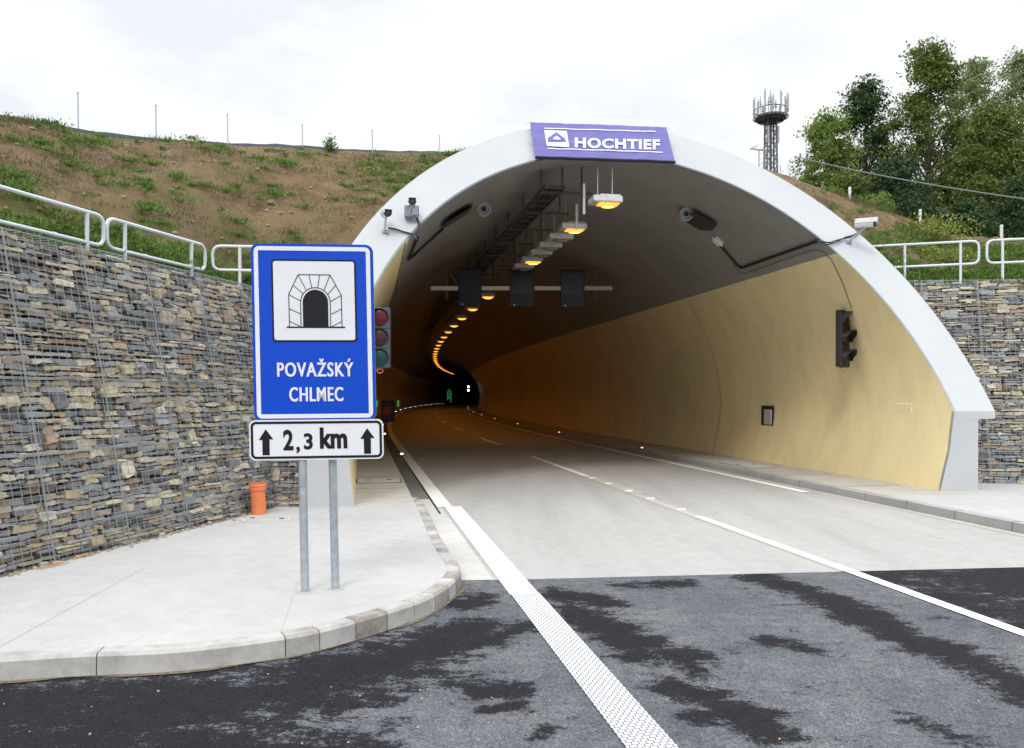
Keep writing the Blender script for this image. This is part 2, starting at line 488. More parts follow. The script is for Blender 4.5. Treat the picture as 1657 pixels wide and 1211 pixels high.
# road markings
def uvstrip(name, u0, u1, z, S0, S1, mat):
    mb = MB(); n = max(2, int((S1 - S0) / .25)); uv = []
    for i in range(n):
        a, b = S0 + (S1 - S0) * i / n, S0 + (S1 - S0) * (i + 1) / n
        mb.poly([T(u0, a, z), T(u1, a, z), T(u1, b, z), T(u0, b, z)]); uv += [(u0, a), (u1, a), (u1, b), (u0, b)]
    o = struct(name, mb, mat); l = o.data.uv_layers.new(name='UVMap')
    for i, q in enumerate(uv): l.data[i].uv = (q[0] + 10, q[1] + 100)
    return o
sB = -5.0
uvstrip('structured_edge_line', -3.44, -3.18, .008, -16, -4.9, M['rumble'])
mb = MB(); strip(mb, -3.45, -3.19, .008, -4.9, .6)
strip(mb, -3.57, -3.33, .010, .6, 240)
struct('left_edge_line', mb, M['white'])
mb = MB(); strip(mb, 3.16, 3.34, .008, 1.2, 240); strip(mb, 3.60, 3.66, .006, -14, -1.5); struct('right_edge_line', mb, M['white'])
mb = MB()
strip(mb, .03, .16, .009, -30, -1.05)
for Sa, Sb in [(4.6, 10.2), (15.4, 20.3)]: strip(mb, .03, .18, .009, Sa, Sb)
for k in range(12): strip(mb, .03, .18, .009, 26.5 + 11 * k, 31 + 11 * k)
for s in (-.4, .9, 2.0, 3.2, 4.3): mb.box(T(.12, s, .012), (.14, .10, .012))
struct('centre_line', mb, M['white'])

# pavements and kerbs ----------------------------------------------------------
ZP = .14
top = [(0, 1068), (130, 1058), (258, 1056), (356, 1046), (448, 1034), (520, 1022), (600, 998), (647, 985), (698, 967), (730, 946), (748, 926), (747, 916), (738, 905), (728, 893), (711, 865), (700, 842), (692, 825), (682, 808)]
kp = [Vector((-14, 3.6, ZP)), Vector((-8, 4.3, ZP)), Vector((-5, 4.62, ZP))] + [gnd(a, b, ZP) for a, b in top]
# smooth the path
def resample(pts, d):
    out = [pts[0]]; acc = 0
    for a, b in zip(pts, pts[1:]):
        L = (b - a).length; n = max(1, int(L / .02))
        for i in range(1, n + 1):
            p = a.lerp(b, i / n); acc += L / n
            if acc >= d: out.append(p); acc = 0
    out.append(pts[-1]); return out
def relax(pts, it):
    for _ in range(it):
        pts = [pts[0]] + [(pts[i - 1] + pts[i] * 2 + pts[i + 1]) / 4 for i in range(1, len(pts) - 1)] + [pts[-1]]
    return pts
path = relax(resample(kp, .05), 18)
def normals(p):
    out = []
    for i in range(len(p)):
        d = (p[min(i + 1, len(p) - 1)] - p[max(i - 1, 0)]).normalized(); out.append(Vector((-d.y, d.x, 0)))
    return out
nr = normals(path)      # points left of travel = towards the pavement
KW = .13
inner = [p + n * KW for p, n in zip(path, nr)]
mb = MB(); i = 0; shade = []; nb_ = 0
while i < len(path) - 2:
    straight = path[i].x < -2.3 and path[i].y < 5.6
    L = 19 if straight else random.choice((4, 5, 5))
    j = min(i + L, len(path) - 1); last = j
    idx = list(range(i, j + 1)); g = .004; b = .018
    sec = []
    for q, k in enumerate(idx):
        p, n = path[k], nr[k]
        d = (path[min(k + 1, len(path) - 1)] - path[max(k - 1, 0)]).normalized()
        if q == 0: p = p + d * g
        if q == len(idx) - 1: p = p - d * g
        h = random.uniform(-.001, .001)
        sec.append([mb.vert(v) for v in (p - n * .004 - Vector((0, 0, ZP + .03)), p + Vector((0, 0, -b)), p + n * b + Vector((0, 0, .004)), p + n * KW + Vector((0, 0, .004)), p + n * KW - Vector((0, 0, .1)))])
    for A, B in zip(sec, sec[1:]):
        for k in range(4): mb.face((A[k], B[k], B[k + 1], A[k + 1]))
    nb_ += 1; shade += [.85 if straight else (.95, .35, .8, .6, .9, .3, .75, .9, .45)[nb_ % 9]] * (len(mb.v) - len(shade))
    mb.face(sec[0]); mb.face(sec[-1][::-1])
    i = j
o = struct('kerb', mb, M['kerbc'])
o.data.attributes.new('shade', 'FLOAT', 'POINT').data.foreach_set('value', shade)
mb = MB()
e = inner[-1]
mb.poly([tuple(p) for p in inner] + [(-1.5, 12.4, ZP), (-2.6, 12.4, ZP), (-3.2, 12.9, ZP), (-14, 13.4, ZP)])
pv = struct('pavement', mb, M['pave'])
# faint joints in the slab
mb = MB()
for a, b in [((527, 815), (453, 1026)), ((-40, 1068), (235, 918)), ((415, 965), (735, 905))][:2]:
    A, B = gnd(*a, ZP + .002), gnd(*b, ZP + .002); n = (B - A).normalized().cross(Vector((0, 0, 1))) * .003
    mb.poly([A - n, A + n, B + n, B - n])
struct('pavement_joint', mb, M['slab'])
# mud at the kerb foot
mb = MB()
for k in range(0, len(path) - 1):
    w0 = .02 + .05 * max(0, noise.noise(path[k] * 3) + .35); w1 = .02 + .05 * max(0, noise.noise(path[k + 1] * 3) + .35)
    if path[k].y > 7.2: break
    z = Vector((0, 0, ZP - .006))
    mb.poly([path[k] - z, path[k] - nr[k] * w0 - z, path[k + 1] - nr[k + 1] * w1 - z, path[k + 1] - z])
struct('kerb_dirt', mb, simple('sandy_mud', (.15, .12, .08), .95, .4, 20))
# inner sidewalks
mb = MB(); strip(mb, -5.15, -3.95, ZP + .004, .35, 240, thick=.16); struct('left_walkway', mb, M['slab'])
mb = MB(); strip(mb, 3.60, 3.74, .125, -14, 240, thick=.14)
struct('right_kerb', mb, concrete('grey_kerb_concrete', (.36, .36, .355), .1, stain=(.22, .2, .17)))
mb = MB(); strip(mb, 3.744, 11, .127, -14, .25, thick=.15); strip(mb, 5.2, 11, .127, .25, 6, thick=.15); struct('right_pavement', mb, M['pave'])
mb = MB(); strip(mb, 3.744, 5.5, .131, -.35, 240, thick=.14); struct('right_walkway', mb, M['slab'])
# slab joints of walkways and kerb
mb = MB()
for k in range(40):
    s = .9 + 2.0 * k
    mb.bar(T(-3.97, s + 1.2, ZP + .005), T(-4.95, s + 1.2, ZP + .005), .012, h=.004)
    mb.bar(T(3.75, s, .132), T(4.95, s, .132), .012, h=.004)
for k in range(60):
    s = -13 + 1.0 * k
    mb.bar(T(3.59, s, .126), T(3.742, s, .126), .008, h=.004); mb.bar(T(3.598, s, 0), T(3.598, s, .125), .008, h=.004)
struct('walkway_joint', mb, simple('dark_joint', (.14, .125, .1), .9))

# ------------------------------------------------------------------ tunnel
tunnel = thing('road_tunnel', 'curved road tunnel behind a leaning white concrete portal, yellow walls under a grey vault', 'tunnel', T(0, 0, 0))
ZY = 4.52     # top of the yellow paint
def inner_profile():
    pts = []
    l0 = UI - math.sqrt(RI ** 2 - (1.5 - ZI) ** 2); r0 = UI + math.sqrt(RI ** 2 - (1.5 - ZI) ** 2)
    pts += [(-4.83, -.1), (-4.85, .14), (-4.93, .8), (l0, 1.5)]
    a0 = math.atan2(1.5 - ZI, l0 - UI); a1 = math.atan2(1.5 - ZI, r0 - UI)
    aY0 = math.pi - math.asin((ZY - ZI) / RI); aY1 = math.asin((ZY - ZI) / RI)
    def arc(a, b, n): return [(UI + RI * math.cos(a + (b - a) * k / n), ZI + RI * math.sin(a + (b - a) * k / n)) for k in range(1, n + 1)]
    if a0 < 0: a0 += 2 * math.pi
    yl = arc(a0, aY0, 12); v = arc(aY0, aY1, 44); yr = arc(aY1, a1, 12)
    low = [(5.23, .8), (5.05, .14), (5.03, -.1)]
    return pts + yl, v, yr + low
PL, PV, PR = inner_profile()
stat = [3.2, 4, 5, 6, 8, 10, 12, 14, 16, 18] + list(np.arange(20.5, 245, 2.5))
def loft(mb, prof, start=None, stations=stat):
    cols = []
    for (u, z) in prof:
        cols.append([mb.vert(T(u, face_S(z) if start is None else start, z))] + [mb.vert(T(u, s, z)) for s in stations])
    for A, B in zip(cols, cols[1:]):
        for i in range(len(stations)): mb.face((A[i], A[i + 1], B[i + 1], B[i]))
    return mb
mb = MB(); loft(mb, PL); obj('lining_wall', mb, M['yellow'], tunnel, sm=True, label='yellow painted side wall on the left of the road')
mb = MB(); loft(mb, [PV[-1]] + PR); obj('lining_wall', mb, M['yellow'], tunnel, sm=True, label='yellow painted side wall on the right of the road')
mb = MB(); loft(mb, [PL[-1]] + PV); obj('vault', mb, M['vault'], tunnel, sm=True)
# block joints of the lining: shallow raised bands
allp = PL + PV + PR
JM = simple('joint_seal', (.42, .33, .19), .8)
for s in (8.8, 18.8, 28.8, 38.8, 50, 62):
    mb = MB(); A = [];B = []
    for (u, z) in allp:
        k = 1 - .006 / math.hypot(u - UI, z - ZI + 1e-6)
        uu, zz = UI + (u - UI) * k, ZI + (z - ZI) * k
        A.append(mb.vert(T(uu, s, zz))); B.append(mb.vert(T(uu, s + .035, zz)))
    for i in range(len(A) - 1): mb.face((A[i], A[i + 1], B[i + 1], B[i]))
    obj('block_joint', mb, JM, tunnel)
# ring face
na = 72
a0 = math.asin((1.5 - ZI) / RI)
mb = MB(); ri = []; ro = []; rc = []
ch = .035
for k in range(na + 1):
    t = k / na
    ai = math.pi - a0 - (math.pi - 2 * a0) * t
    b0 = math.asin((1.5 - ZO) / RO); ao = math.pi - b0 - (math.pi - 2 * b0) * t
    ui, zi = UI + (RI + ch) * math.cos(ai), max(1.5, ZI + (RI + ch) * math.sin(ai))
    uo, zo = UO + RO * math.cos(ao), max(1.5, ZO + RO * math.sin(ao))
    ri.append(mb.vert(T(ui, face_S(zi), zi))); ro.append(mb.vert(T(uo, face_S(zo), zo)))
for k in range(na): mb.face((ri[k], ri[k + 1], ro[k + 1], ro[k]))
# outer shell going back into the hill
prev = ro
for s_ in (.5, 2.0, 6.0):
    cur = []
    for k in range(na + 1):
        t = k / na; b0 = math.asin((1.5 - ZO) / RO); ao = math.pi - b0 - (math.pi - 2 * b0) * t
        uo, zo = UO + RO * math.cos(ao), max(1.5, ZO + RO * math.sin(ao))
        cur.append(mb.vert(T(uo, face_S(zo) + s_, zo)))
    for k in range(na): mb.face((prev[k], prev[k + 1], cur[k + 1], cur[k]))
    prev = cur
# ledges at the ring feet (front drop, underside)
for sgn in (-1, 1):
    uin = UI + sgn * math.sqrt((RI + ch) ** 2 - (1.5 - ZI) ** 2); uo = UO + sgn * math.sqrt(RO ** 2 - (1.5 - ZO) ** 2)
    uin = uin - sgn * .033
    q = [T(uin, -.003, 1.5), T(uo, -.003, 1.5), T(uo, -.003, 1.37), T(uin, -.003, 1.37)]
    mb.poly(q if sgn > 0 else q[::-1])
    mb.poly([T(uo, 0, 1.5), T(uo, 6, 1.5), T(uo, 6, 1.37), T(uo, 0, 1.37)])
    mb.poly([T(uin, 0, 1.37), T(uo, 0, 1.37), T(uo, 6, 1.37), T(uin, 6, 1.37)])
obj('portal_ring', mb, M['ringw'], tunnel, sm=True, ang=25)
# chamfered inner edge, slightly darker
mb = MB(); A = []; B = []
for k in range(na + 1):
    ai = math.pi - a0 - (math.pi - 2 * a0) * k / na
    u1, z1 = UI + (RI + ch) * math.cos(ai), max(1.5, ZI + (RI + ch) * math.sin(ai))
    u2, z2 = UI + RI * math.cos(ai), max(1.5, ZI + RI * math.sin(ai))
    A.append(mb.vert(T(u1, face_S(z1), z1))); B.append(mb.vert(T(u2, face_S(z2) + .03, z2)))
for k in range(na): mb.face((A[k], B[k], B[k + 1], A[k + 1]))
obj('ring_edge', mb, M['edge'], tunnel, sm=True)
# pillars
for sgn, base_in, top_in, out_ in ((-1, 4.86, -(UI - math.sqrt((RI + ch) ** 2 - .022)), 5.60), (1, 4.94, UI + math.sqrt((RI + ch) ** 2 - .022), 5.80)):
    mb = MB(); tl = (math.sqrt(RI ** 2 - .0222) + sgn * UI); lv = [(-.1, 4.83 if sgn < 0 else 5.03), (.14, 4.85 if sgn < 0 else 5.05), (.8, 4.93 if sgn < 0 else 5.23), (1.5, tl)]
    F_ = [(mb.vert(T(sgn * w, 0, z)), mb.vert(T(sgn * (out_), 0, min(z, 1.44)))) for z, w in lv]
    lv = lv
    G = [(mb.vert(T(sgn * w, .06, z)), mb.vert(T(sgn * (out_), 6, min(z, 1.44)))) for z, w in lv]
    for i in range(3):
        mb.face((F_[i][0], F_[i][1], F_[i + 1][1], F_[i + 1][0]))
        mb.face((F_[i][1], G[i][1], G[i + 1][1], F_[i + 1][1]))
        mb.face((F_[i][0], F_[i + 1][0], G[i + 1][0], G[i][0]))
    obj('portal_pillar', mb, M['ringw'], tunnel)
# dark brown sheet closing the far end of the tunnel
mb = MB(); mb.poly([T(-7, 241, -1), T(7, 241, -1), T(7, 241, 8), T(-7, 241, 8)]); obj('far_end_sheet', mb, M['darkbrown'], tunnel)

def wall_frame(px, py):
    """point on the right wall plus inward normal and along direction"""
    p = vault_pt(px, py)
    u = (p.x - P0[0]) * UC + (p.y - P0[1]) * US
    n = Vector(((UI - u) * UC, (UI - u) * US, ZI - p.z)).normalized()
    s = Vector((-US, UC, 0)); up = s.cross(n).normalized()
    if up.z < 0: up = -up
    return p, n, s, up
# flush hatch in the yellow wall (a part of the wall), and a small recessed niche cabinet
p, n, s, up = wall_frame(1461, 664)
rot = Matrix((s, up, n)).transposed()
mb = MB(); mb.box(p + n * .002, (.50, .26, .02), rot, 0, .006); obj('flush_hatch', mb, simple('cream_hatch_paint', (.80, .68, .40), .6), tunnel)
p, n, s, up = wall_frame(1245, 673); rot = Matrix((s, up, n)).transposed()
p = p + n * .045
nb = thing('wall_socket_box', 'small grey box in a dark framed niche low on the yellow right wall', 'wall box', p)
mb = MB(); mb.box(p + n * .004, (.58, .50, .03), rot, 0, .006); obj('box_frame', mb, M['dark'], nb)
mb = MB(); mb.box(p + n * .02 - s * .05 - up * .03, (.36, .38, .04), rot, 0, .01); obj('box_door', mb, M['alu'], nb)

# ------------------------------------------------------------------ gabion walls
def gabion(name, label, base, d, n, length, h0, h1, batter, seed, tiers, basket=1.0, scale=1.0):
    """base: world point at foot, d: along, n: away from the viewer (into the hill)"""
    rnd = random.Random(seed)
    root = thing(name, label, 'stone wall', base, 'gabion retaining walls')
    d = Vector((d[0], d[1], 0)).normalized(); n = Vector((n[0], n[1], 0)).normalized()
    upv = (Vector((0, 0, 1)) + n * batter)
    def P(a, h, o): return base + d * a + upv * h - n * o
    mb = MB(); z = -.12
    def stone(a0, a1, z0, z1, o, irr=1.0):
        w, hh = a1 - a0, z1 - z0
        j = min(.22 * hh, .014) * irr; jx = min(.12 * w, .02)
        pts = []
        tl = rnd.uniform(-.25, .25) * hh * irr
        for (fx, fy) in ((0, .15), (.08, 0), (.5, 0), (.92, 0), (1, .2), (1, .8), (.9, 1), (.5, 1), (.1, 1), (0, .8)):
            x_ = a0 + fx * w + rnd.uniform(-jx, jx); y_ = z0 + fy * hh + rnd.uniform(-j, j) + (fx - .5) * tl
            pts.append((x_, y_))
        b = min(.010, hh * .22); c = ((a0 + a1) / 2, (z0 + z1) / 2)
        o1 = o + rnd.uniform(-.012, .012); tx, ty = rnd.uniform(-.03, .03), rnd.uniform(-.25, .15)
        rings = []
        for (dd, ins) in ((o - .12, 0), (o1 - b, 0), (o1, b)):
            rr = []
            for x_, y_ in pts:
                vx, vy = c[0] - x_, c[1] - y_; L = math.hypot(vx, vy) + 1e-6
                px_, py_ = x_ + vx / L * ins, y_ + vy / L * ins
                rr.append(mb.vert(P(px_, py_, dd + ((x_ - c[0]) * tx + (y_ - c[1]) * ty if dd > o - .1 else 0))))
            rings.append(rr)
        N = len(pts)
        for A, B in zip(rings, rings[1:]):
            for k in range(N): mb.face((A[k], A[(k + 1) % N], B[(k + 1) % N], B[k]))
        mb.face(rings[-1])
    def top_h(a): return h0 + (h1 - h0) * a / length
    z = -.1
    while z < max(h0, h1) - .02:
        hh = rnd.choice((.03, .038, .045, .054, .064, .075)) * scale
        a = -rnd.uniform(0, .2); zc = z
        while a < length:
            w = min(rnd.uniform(.08, .38), rnd.uniform(.12, .38)) * scale
            if rnd.random() < .06: w *= 1.5
            dz = noise.noise(Vector((a * .8, z * 1.5, seed))) * .035
            h_ = hh * rnd.uniform(.72, 1.05)
            a1 = min(a + w, length + .05)
            if zc + dz + h_ < top_h(a) + .02:
                if rnd.random() < .16 and h_ > .04:
                    stone(a, a1, zc + dz, zc + dz + h_ * .48, rnd.uniform(-.015, .03)); stone(a, a1 - rnd.uniform(0, .4) * w, zc + dz + h_ * .5, zc + dz + h_, rnd.uniform(-.02, .025))
                else: stone(a, a1, zc + dz, zc + dz + h_, rnd.uniform(-.03, .03))
            a = a1 + rnd.uniform(.002, .010)
        z += hh + .002
    # bigger odd blocks
    for _ in range(int(length * max(h0, h1) * 2.0)):
        a = rnd.uniform(0, length - .3); zz = rnd.uniform(0, max(h0, h1) - .3); w = rnd.uniform(.1, .24) * scale; hh = rnd.uniform(.08, .2) * scale
        if zz + hh < top_h(a): stone(a, a + w, zz, zz + hh, .036, .7)
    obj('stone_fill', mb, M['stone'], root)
    # dark core behind
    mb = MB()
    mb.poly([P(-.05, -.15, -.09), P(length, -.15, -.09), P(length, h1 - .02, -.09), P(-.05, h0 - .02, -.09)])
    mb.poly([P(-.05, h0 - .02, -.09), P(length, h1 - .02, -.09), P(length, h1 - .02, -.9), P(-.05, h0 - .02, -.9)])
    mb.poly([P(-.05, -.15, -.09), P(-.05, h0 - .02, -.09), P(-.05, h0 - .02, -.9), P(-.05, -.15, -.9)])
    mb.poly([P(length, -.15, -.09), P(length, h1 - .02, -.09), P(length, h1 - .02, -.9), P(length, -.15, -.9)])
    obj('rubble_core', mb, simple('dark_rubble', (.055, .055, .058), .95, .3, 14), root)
    # wire mesh
    mb = MB(); o = .048; a = 0
    def wob(a, h): return o + .012 * noise.noise(Vector((a * 1.7, h * 2.1, seed + 5)))
    def wirepath(fn, L, w, stepl=.5):
        k = max(1, int(L / stepl)); pp = [fn(L * i / k) for i in range(k + 1)]
        for p_, q_ in zip(pp, pp[1:]): mb.bar(p_, q_, w)
    while a <= length + .001:
        wirepath(lambda t: P(a, t, wob(a, t)), top_h(a) + .01, .0044); a += .1
    h = .06
    while h < max(h0, h1):
        wirepath(lambda t: P(t, h, wob(t, h) + .004), length, .0044); h += .1
    for th in tiers:
        wirepath(lambda t: P(t, th, wob(t, th) + .006), length, .008); wirepath(lambda t: P(t, th - .018, wob(t, th) + .004), length, .005)
    a = rnd.uniform(.3, .7)
    while a < length:
        wirepath(lambda t: P(a, t, wob(a, t) + .006), top_h(a), .007); wirepath(lambda t: P(a + .018, t, wob(a, t) + .004), top_h(a), .005); a += basket
    wirepath(lambda t: P(t, top_h(t) + .005, o), length, .009)
    for k in range(int(length / .1)):
        mb.bar(P(k * .1, top_h(k * .1) + .008, o), P(k * .1, top_h(k * .1) + .008, -.5), .005)
    obj('wire_mesh', mb, M['wire'], root)
    return P
CB = Vector((-3.5, 11.4, ZP))
dl = Vector((.27, 1, 0)).normalized(); nl = Vector((-dl.y, dl.x, 0))
ZT = 3.46
LEN = (11.4 - 3.2) / dl.y
gab = gabion('gabion_wall', 'long leaning wire caged stone wall on the left beside the pale pavement', CB - dl * LEN, dl, nl, LEN + .75, ZT - ZP, ZT - ZP, .2, 3, [.32, 1.07, 1.82, 2.57])
gabion('gabion_wall', 'short shaded wire caged stone wall behind the blue tunnel sign', CB + Vector((-.60, -.02, 0)), (1, .02), (-.02, 1), 1.15, ZT - ZP - .02, ZT - ZP, .17, 9, [.32, 1.07, 1.82, 2.57])
dr = Vector((.97, -.24, 0)).normalized(); nrr = Vector((-dr.y, dr.x, 0))
RB = Vector((8.85, 14.6, .13)) - dr * 1.25
PRW = gabion('gabion_wall', 'wire caged stone wall at the far right behind the portal foot', RB, dr, nrr, 6.8, 3.96, 3.80, .2, 21, [.6, 1.5, 2.4, 3.2], scale=1.05)

# ------------------------------------------------------------------ hillside (one terrain sheet)
cols = []   # (start point, ridge point, green amount)
def toplineL(Y): return Vector((-4.27 - .277 * (11.98 - Y), Y, ZT - .04)) + nl * .28
def ridge(px, py, Y): return at(px, py, Y)
RL = [(-900, 100, 9.5), (-500, 130, 12), (-200, 165, 13.5), (0, 190, 14.5), (65, 202, 15), (130, 213, 15.5), (250, 228, 16.5), (370, 235, 17.5), (490, 240, 18.5), (600, 247, 19.3), (680, 248, 19.8), (735, 249, 20.2), (830, 247, 20.8), (930, 246, 21.2), (1000, 246, 21.5), (1100, 252, 21.5), (1200, 270, 21.3), (1260, 287, 21), (1310, 307, 20.6), (1350, 320, 20.4), (1395, 332, 20.2), (1440, 345, 20), (1480, 357, 19.8), (1520, 372, 19.6), (1560, 382, 19.4), (1610, 388, 19.2), (1657, 391, 19), (1800, 395, 18.5), (2100, 400, 18)]
def ringpt(ang, back=.35, shr=.12):
    z = ZO + (RO - shr) * math.sin(ang); u = UO + (RO - shr) * math.cos(ang)
    return T(u, face_S(z) + back, z)
starts = [toplineL(1.5), toplineL(3.5), toplineL(6.2), toplineL(7.9), toplineL(8.6), toplineL(9.3), toplineL(10.2), toplineL(11.0), toplineL(11.9) + Vector((-.05, .1, 0)),
          Vector((-4.05, 12.3, ZT - .04)), Vector((-3.4, 12.5, ZT + .05))]
angs = np.linspace(math.pi - .42, .62, 12)
starts += [ringpt(a) for a in angs]
wt = lambda X: Vector((X, 15.30 - (X - 9.0) * .2474 + .25, 4.03 - (X - 5.8) * .02))
starts += [wt(8.1), wt(8.9), wt(9.7), wt(10.6), wt(12), wt(15)]
assert len(starts) == len(RL), (len(starts), len(RL))
# subdivide columns
def catmull(p, n):
    out = []
    for i in range(len(p) - 1):
        a, b, c_, d_ = p[max(i - 1, 0)], p[i], p[i + 1], p[min(i + 2, len(p) - 1)]
        for k in range(n):
            t = k / n
            out.append(.5 * ((2 * b) + (c_ - a) * t + (2 * a - 5 * b + 4 * c_ - d_) * t * t + (3 * b - a - 3 * c_ + d_) * t ** 3))
    out.append(p[-1]); return out
def lin(p, n):
    out = []
    for i in range(len(p) - 1):
        for k in range(n): out.append(p[i].lerp(p[i + 1], k / n))
    out.append(p[-1]); return out
NS = 10
st_ = lin(starts, NS); rd_ = catmull([ridge(*r) for r in RL], NS)
NV = 46
mb = MB(); green = []; grid = []
HP = []   # hill points for plants
for i, (a, b) in enumerate(zip(st_, rd_)):
    col = []
    back = Vector((b.x, b.y, 0)).normalized()
    for j in range(NV + 1):
        t = j / NV
        p = a.lerp(b, t)
        # gently bulging profile
        p.z += .35 * math.sin(math.pi * t) * (1 if p.x < 0 else .2)
        amp = min(1, t * 6) * (.3 if t > .96 else 1)
        nz = noise.fractal(Vector((p.x * .8, p.y * .8, 1)), .9, 2.1, 5) * .14 + noise.fractal(Vector((p.x * 4, p.y * 4, 3)), .8, 2.1, 4) * .05
        p.z += nz * amp
        right = p.x > 4
        g = .38 + .36 * max(0, 1 - t * 4.5)
        if right: g = .52 if t < .75 else .10
        if right and i < NS * 24: g = .2
        col.append(mb.vert(p)); green.append(g)
        HP.append((p.copy(), g, t))
    # plateau rows
    for k, dd in enumerate((.4, 1.2, 3, 7, 15, 35, 90, 200)):
        z = b.z - .05 * dd ** .5 - .06 - (0.0 if dd < 8 else .1 * k)
        z = z * (1 - min(1, dd / 60)) + 6.5 * min(1, dd / 60)
        col.append(mb.vert((b.x + back.x * dd, b.y + back.y * dd, z))); green.append(.45)
    grid.append(col)
for A, B in zip(grid, grid[1:]):
    for j in range(len(A) - 1): mb.face((A[j], B[j], B[j + 1], A[j + 1]))
hill = struct('hillside', mb, M['soil'], sm=True, ang=180)
a_ = hill.data.attributes.new('green', 'FLOAT', 'POINT'); a_.data.foreach_set('value', green)

# ------------------------------------------------------------------ plants on the hill
def quads_object(name, V, mat, root=None, n=4):
    """V: (N,n,3) array of faces"""
    me = bpy.data.meshes.new(name); N = len(V); off = root_loc(root)
    V = V - np.array(off)
    me.vertices.add(N * n); me.vertices.foreach_set('co', V.reshape(-1).astype(np.float32))
    me.loops.add(N * n); me.loops.foreach_set('vertex_index', np.arange(N * n, dtype=np.int32))
    me.polygons.add(N); me.polygons.foreach_set('loop_start', np.arange(0, N * n, n, dtype=np.int32))
    me.update(calc_edges=True); me.validate()
    me.materials.append(mat)
    o = bpy.data.objects.new(name, me); COL.objects.link(o)
    if root: o.parent = root
    return o
def leaves(cent, size, up=.0, aspect=.5, wind=None, rg=rng):
    """random leaf quads (bent diamonds) round the centres"""
    N = len(cent); d = rg.normal(size=(N, 3)); d[:, 2] += up
    if wind is not None: d += np.array(wind)
    d /= np.linalg.norm(d, axis=1)[:, None]
    q = rg.normal(size=(N, 3)); w = np.cross(d, q); w /= np.linalg.norm(w, axis=1)[:, None] + 1e-9
    s = (size * rg.uniform(.6, 1.4, N))[:, None]
    nrm = np.cross(d, w)
    return np.stack([cent - d * s * .5, cent + w * s * aspect * .5 + nrm * s * .08, cent + d * s * .5, cent - w * s * aspect * .5 + nrm * s * .08], 1)
def grass_tuft(p, r, h, n, aspect=.12):
    a = rng.uniform(0, 6.283, n); q = np.abs(rng.normal(size=n)) * r * .6
    b = np.stack([p[0] + np.cos(a) * q, p[1] + np.sin(a) * q, np.full(n, p[2])], 1)
    L = h * rng.uniform(.4, 1.2, n); lean = rng.uniform(.2, 1.0, n)[:, None]
    d = np.stack([np.cos(a) * lean[:, 0], np.sin(a) * lean[:, 0], np.ones(n)], 1) + rng.normal(size=(n, 3)) * .25
    d /= np.linalg.norm(d, axis=1)[:, None]; w = np.cross(d, rng.normal(size=(n, 3))); w /= np.linalg.norm(w, axis=1)[:, None]
    L = L[:, None]
    return np.stack([b - w * L * aspect * .5, b + d * L * .55 - w * L * aspect * .4, b + d * L, b + d * L * .4 + w * L * aspect * .6], 1)
def weed_clump(p, r, h, n, lf):
    c = rng.normal(size=(n, 3)) * np.array([r, r, h * .35]); c[:, 2] = np.abs(c[:, 2]) + .01
    return leaves(c + np.array(p), lf, up=1.0, aspect=.42)
def near_ring(p):
    u = (p.x - P0[0]) * UC + (p.y - P0[1]) * US
    return p.y < 21 and math.hypot(u - UO, p.z - ZO) < RO + .28
vis = [(p, g, t) for i_, (p, g, t) in enumerate(HP) if .02 < t < .92 and not (NS * 11 < i_ // (NV + 1) < NS * 20 and (t < .25 or NS * 14 < i_ // (NV + 1))) and not near_ring(p)]
chunks = []; dry = []
k = 0
while k < 560:
    p, g, t = vis[int(rng.integers(len(vis)))]
    dens = noise.noise(Vector((p.x * .6, p.y * .6, 9))) * .5 + .5
    if dens < .40 or rng.random() > dens * g * 2.4: continue
    s = rng.uniform(.4, .9) if rng.random() < .6 else rng.uniform(1.1, 1.9)
    q = (p.x + rng.normal() * .1, p.y + rng.normal() * .1, p.z)
    chunks.append(grass_tuft(q, .17 * s, .055 + .02 * s, int(120 * s), .22)); chunks.append(weed_clump(q, .12 * s, .035 * s, int(60 * s), .042)); k += 1
while k < 6200:
    p, g, t = vis[int(rng.integers(len(vis)))]
    if noise.noise(Vector((p.x * 1.1, p.y * 1.1, 4))) < -.05: continue
    dry.append(grass_tuft((p.x + rng.normal() * .08, p.y + rng.normal() * .08, p.z - .004), .2, .085, 14, .10)); k += 1
dg = quads_object('dry_grass', np.concatenate(dry), leafmat('dry_grass_blades', [(.12, .10, .045), (.10, .115, .04), (.18, .15, .08), (.08, .09, .03)], .2))
dg['kind'] = 'stuff'; tag(dg, 'thin dry olive grass sprouting all over the brown slope', 'grass')
# dense verge behind the left wall top
for _ in range(170):
    i = int(rng.integers(NS * 2, NS * 10)); a, b = st_[i], rd_[i]
    t = abs(rng.normal()) * .07; p = a.lerp(b, t); p.z += .35 * math.sin(math.pi * t)
    if near_ring(p): continue
    chunks.append(grass_tuft((p.x, p.y, p.z), .28, .075, 110, .2)); chunks.append(weed_clump((p.x, p.y, p.z), .12, .07, 16, .065))
# the right bank
for _ in range(620):
    i = int(rng.integers(NS * 22, len(st_) - NS)); a, b = st_[i], rd_[i]
    t = rng.uniform(0, .8); p = a.lerp(b, t)
    if near_ring(p): continue
    chunks.append(weed_clump((p.x, p.y, p.z), .16, .08, 16, .07)); chunks.append(grass_tuft((p.x, p.y, p.z), .3, .10, 70, .18))
weeds = quads_object('weeds', np.concatenate(chunks), M['weed'])
weeds['kind'] = 'stuff'; tag(weeds, 'low green weeds and grass tufts scattered over the brown hillside', 'weeds')
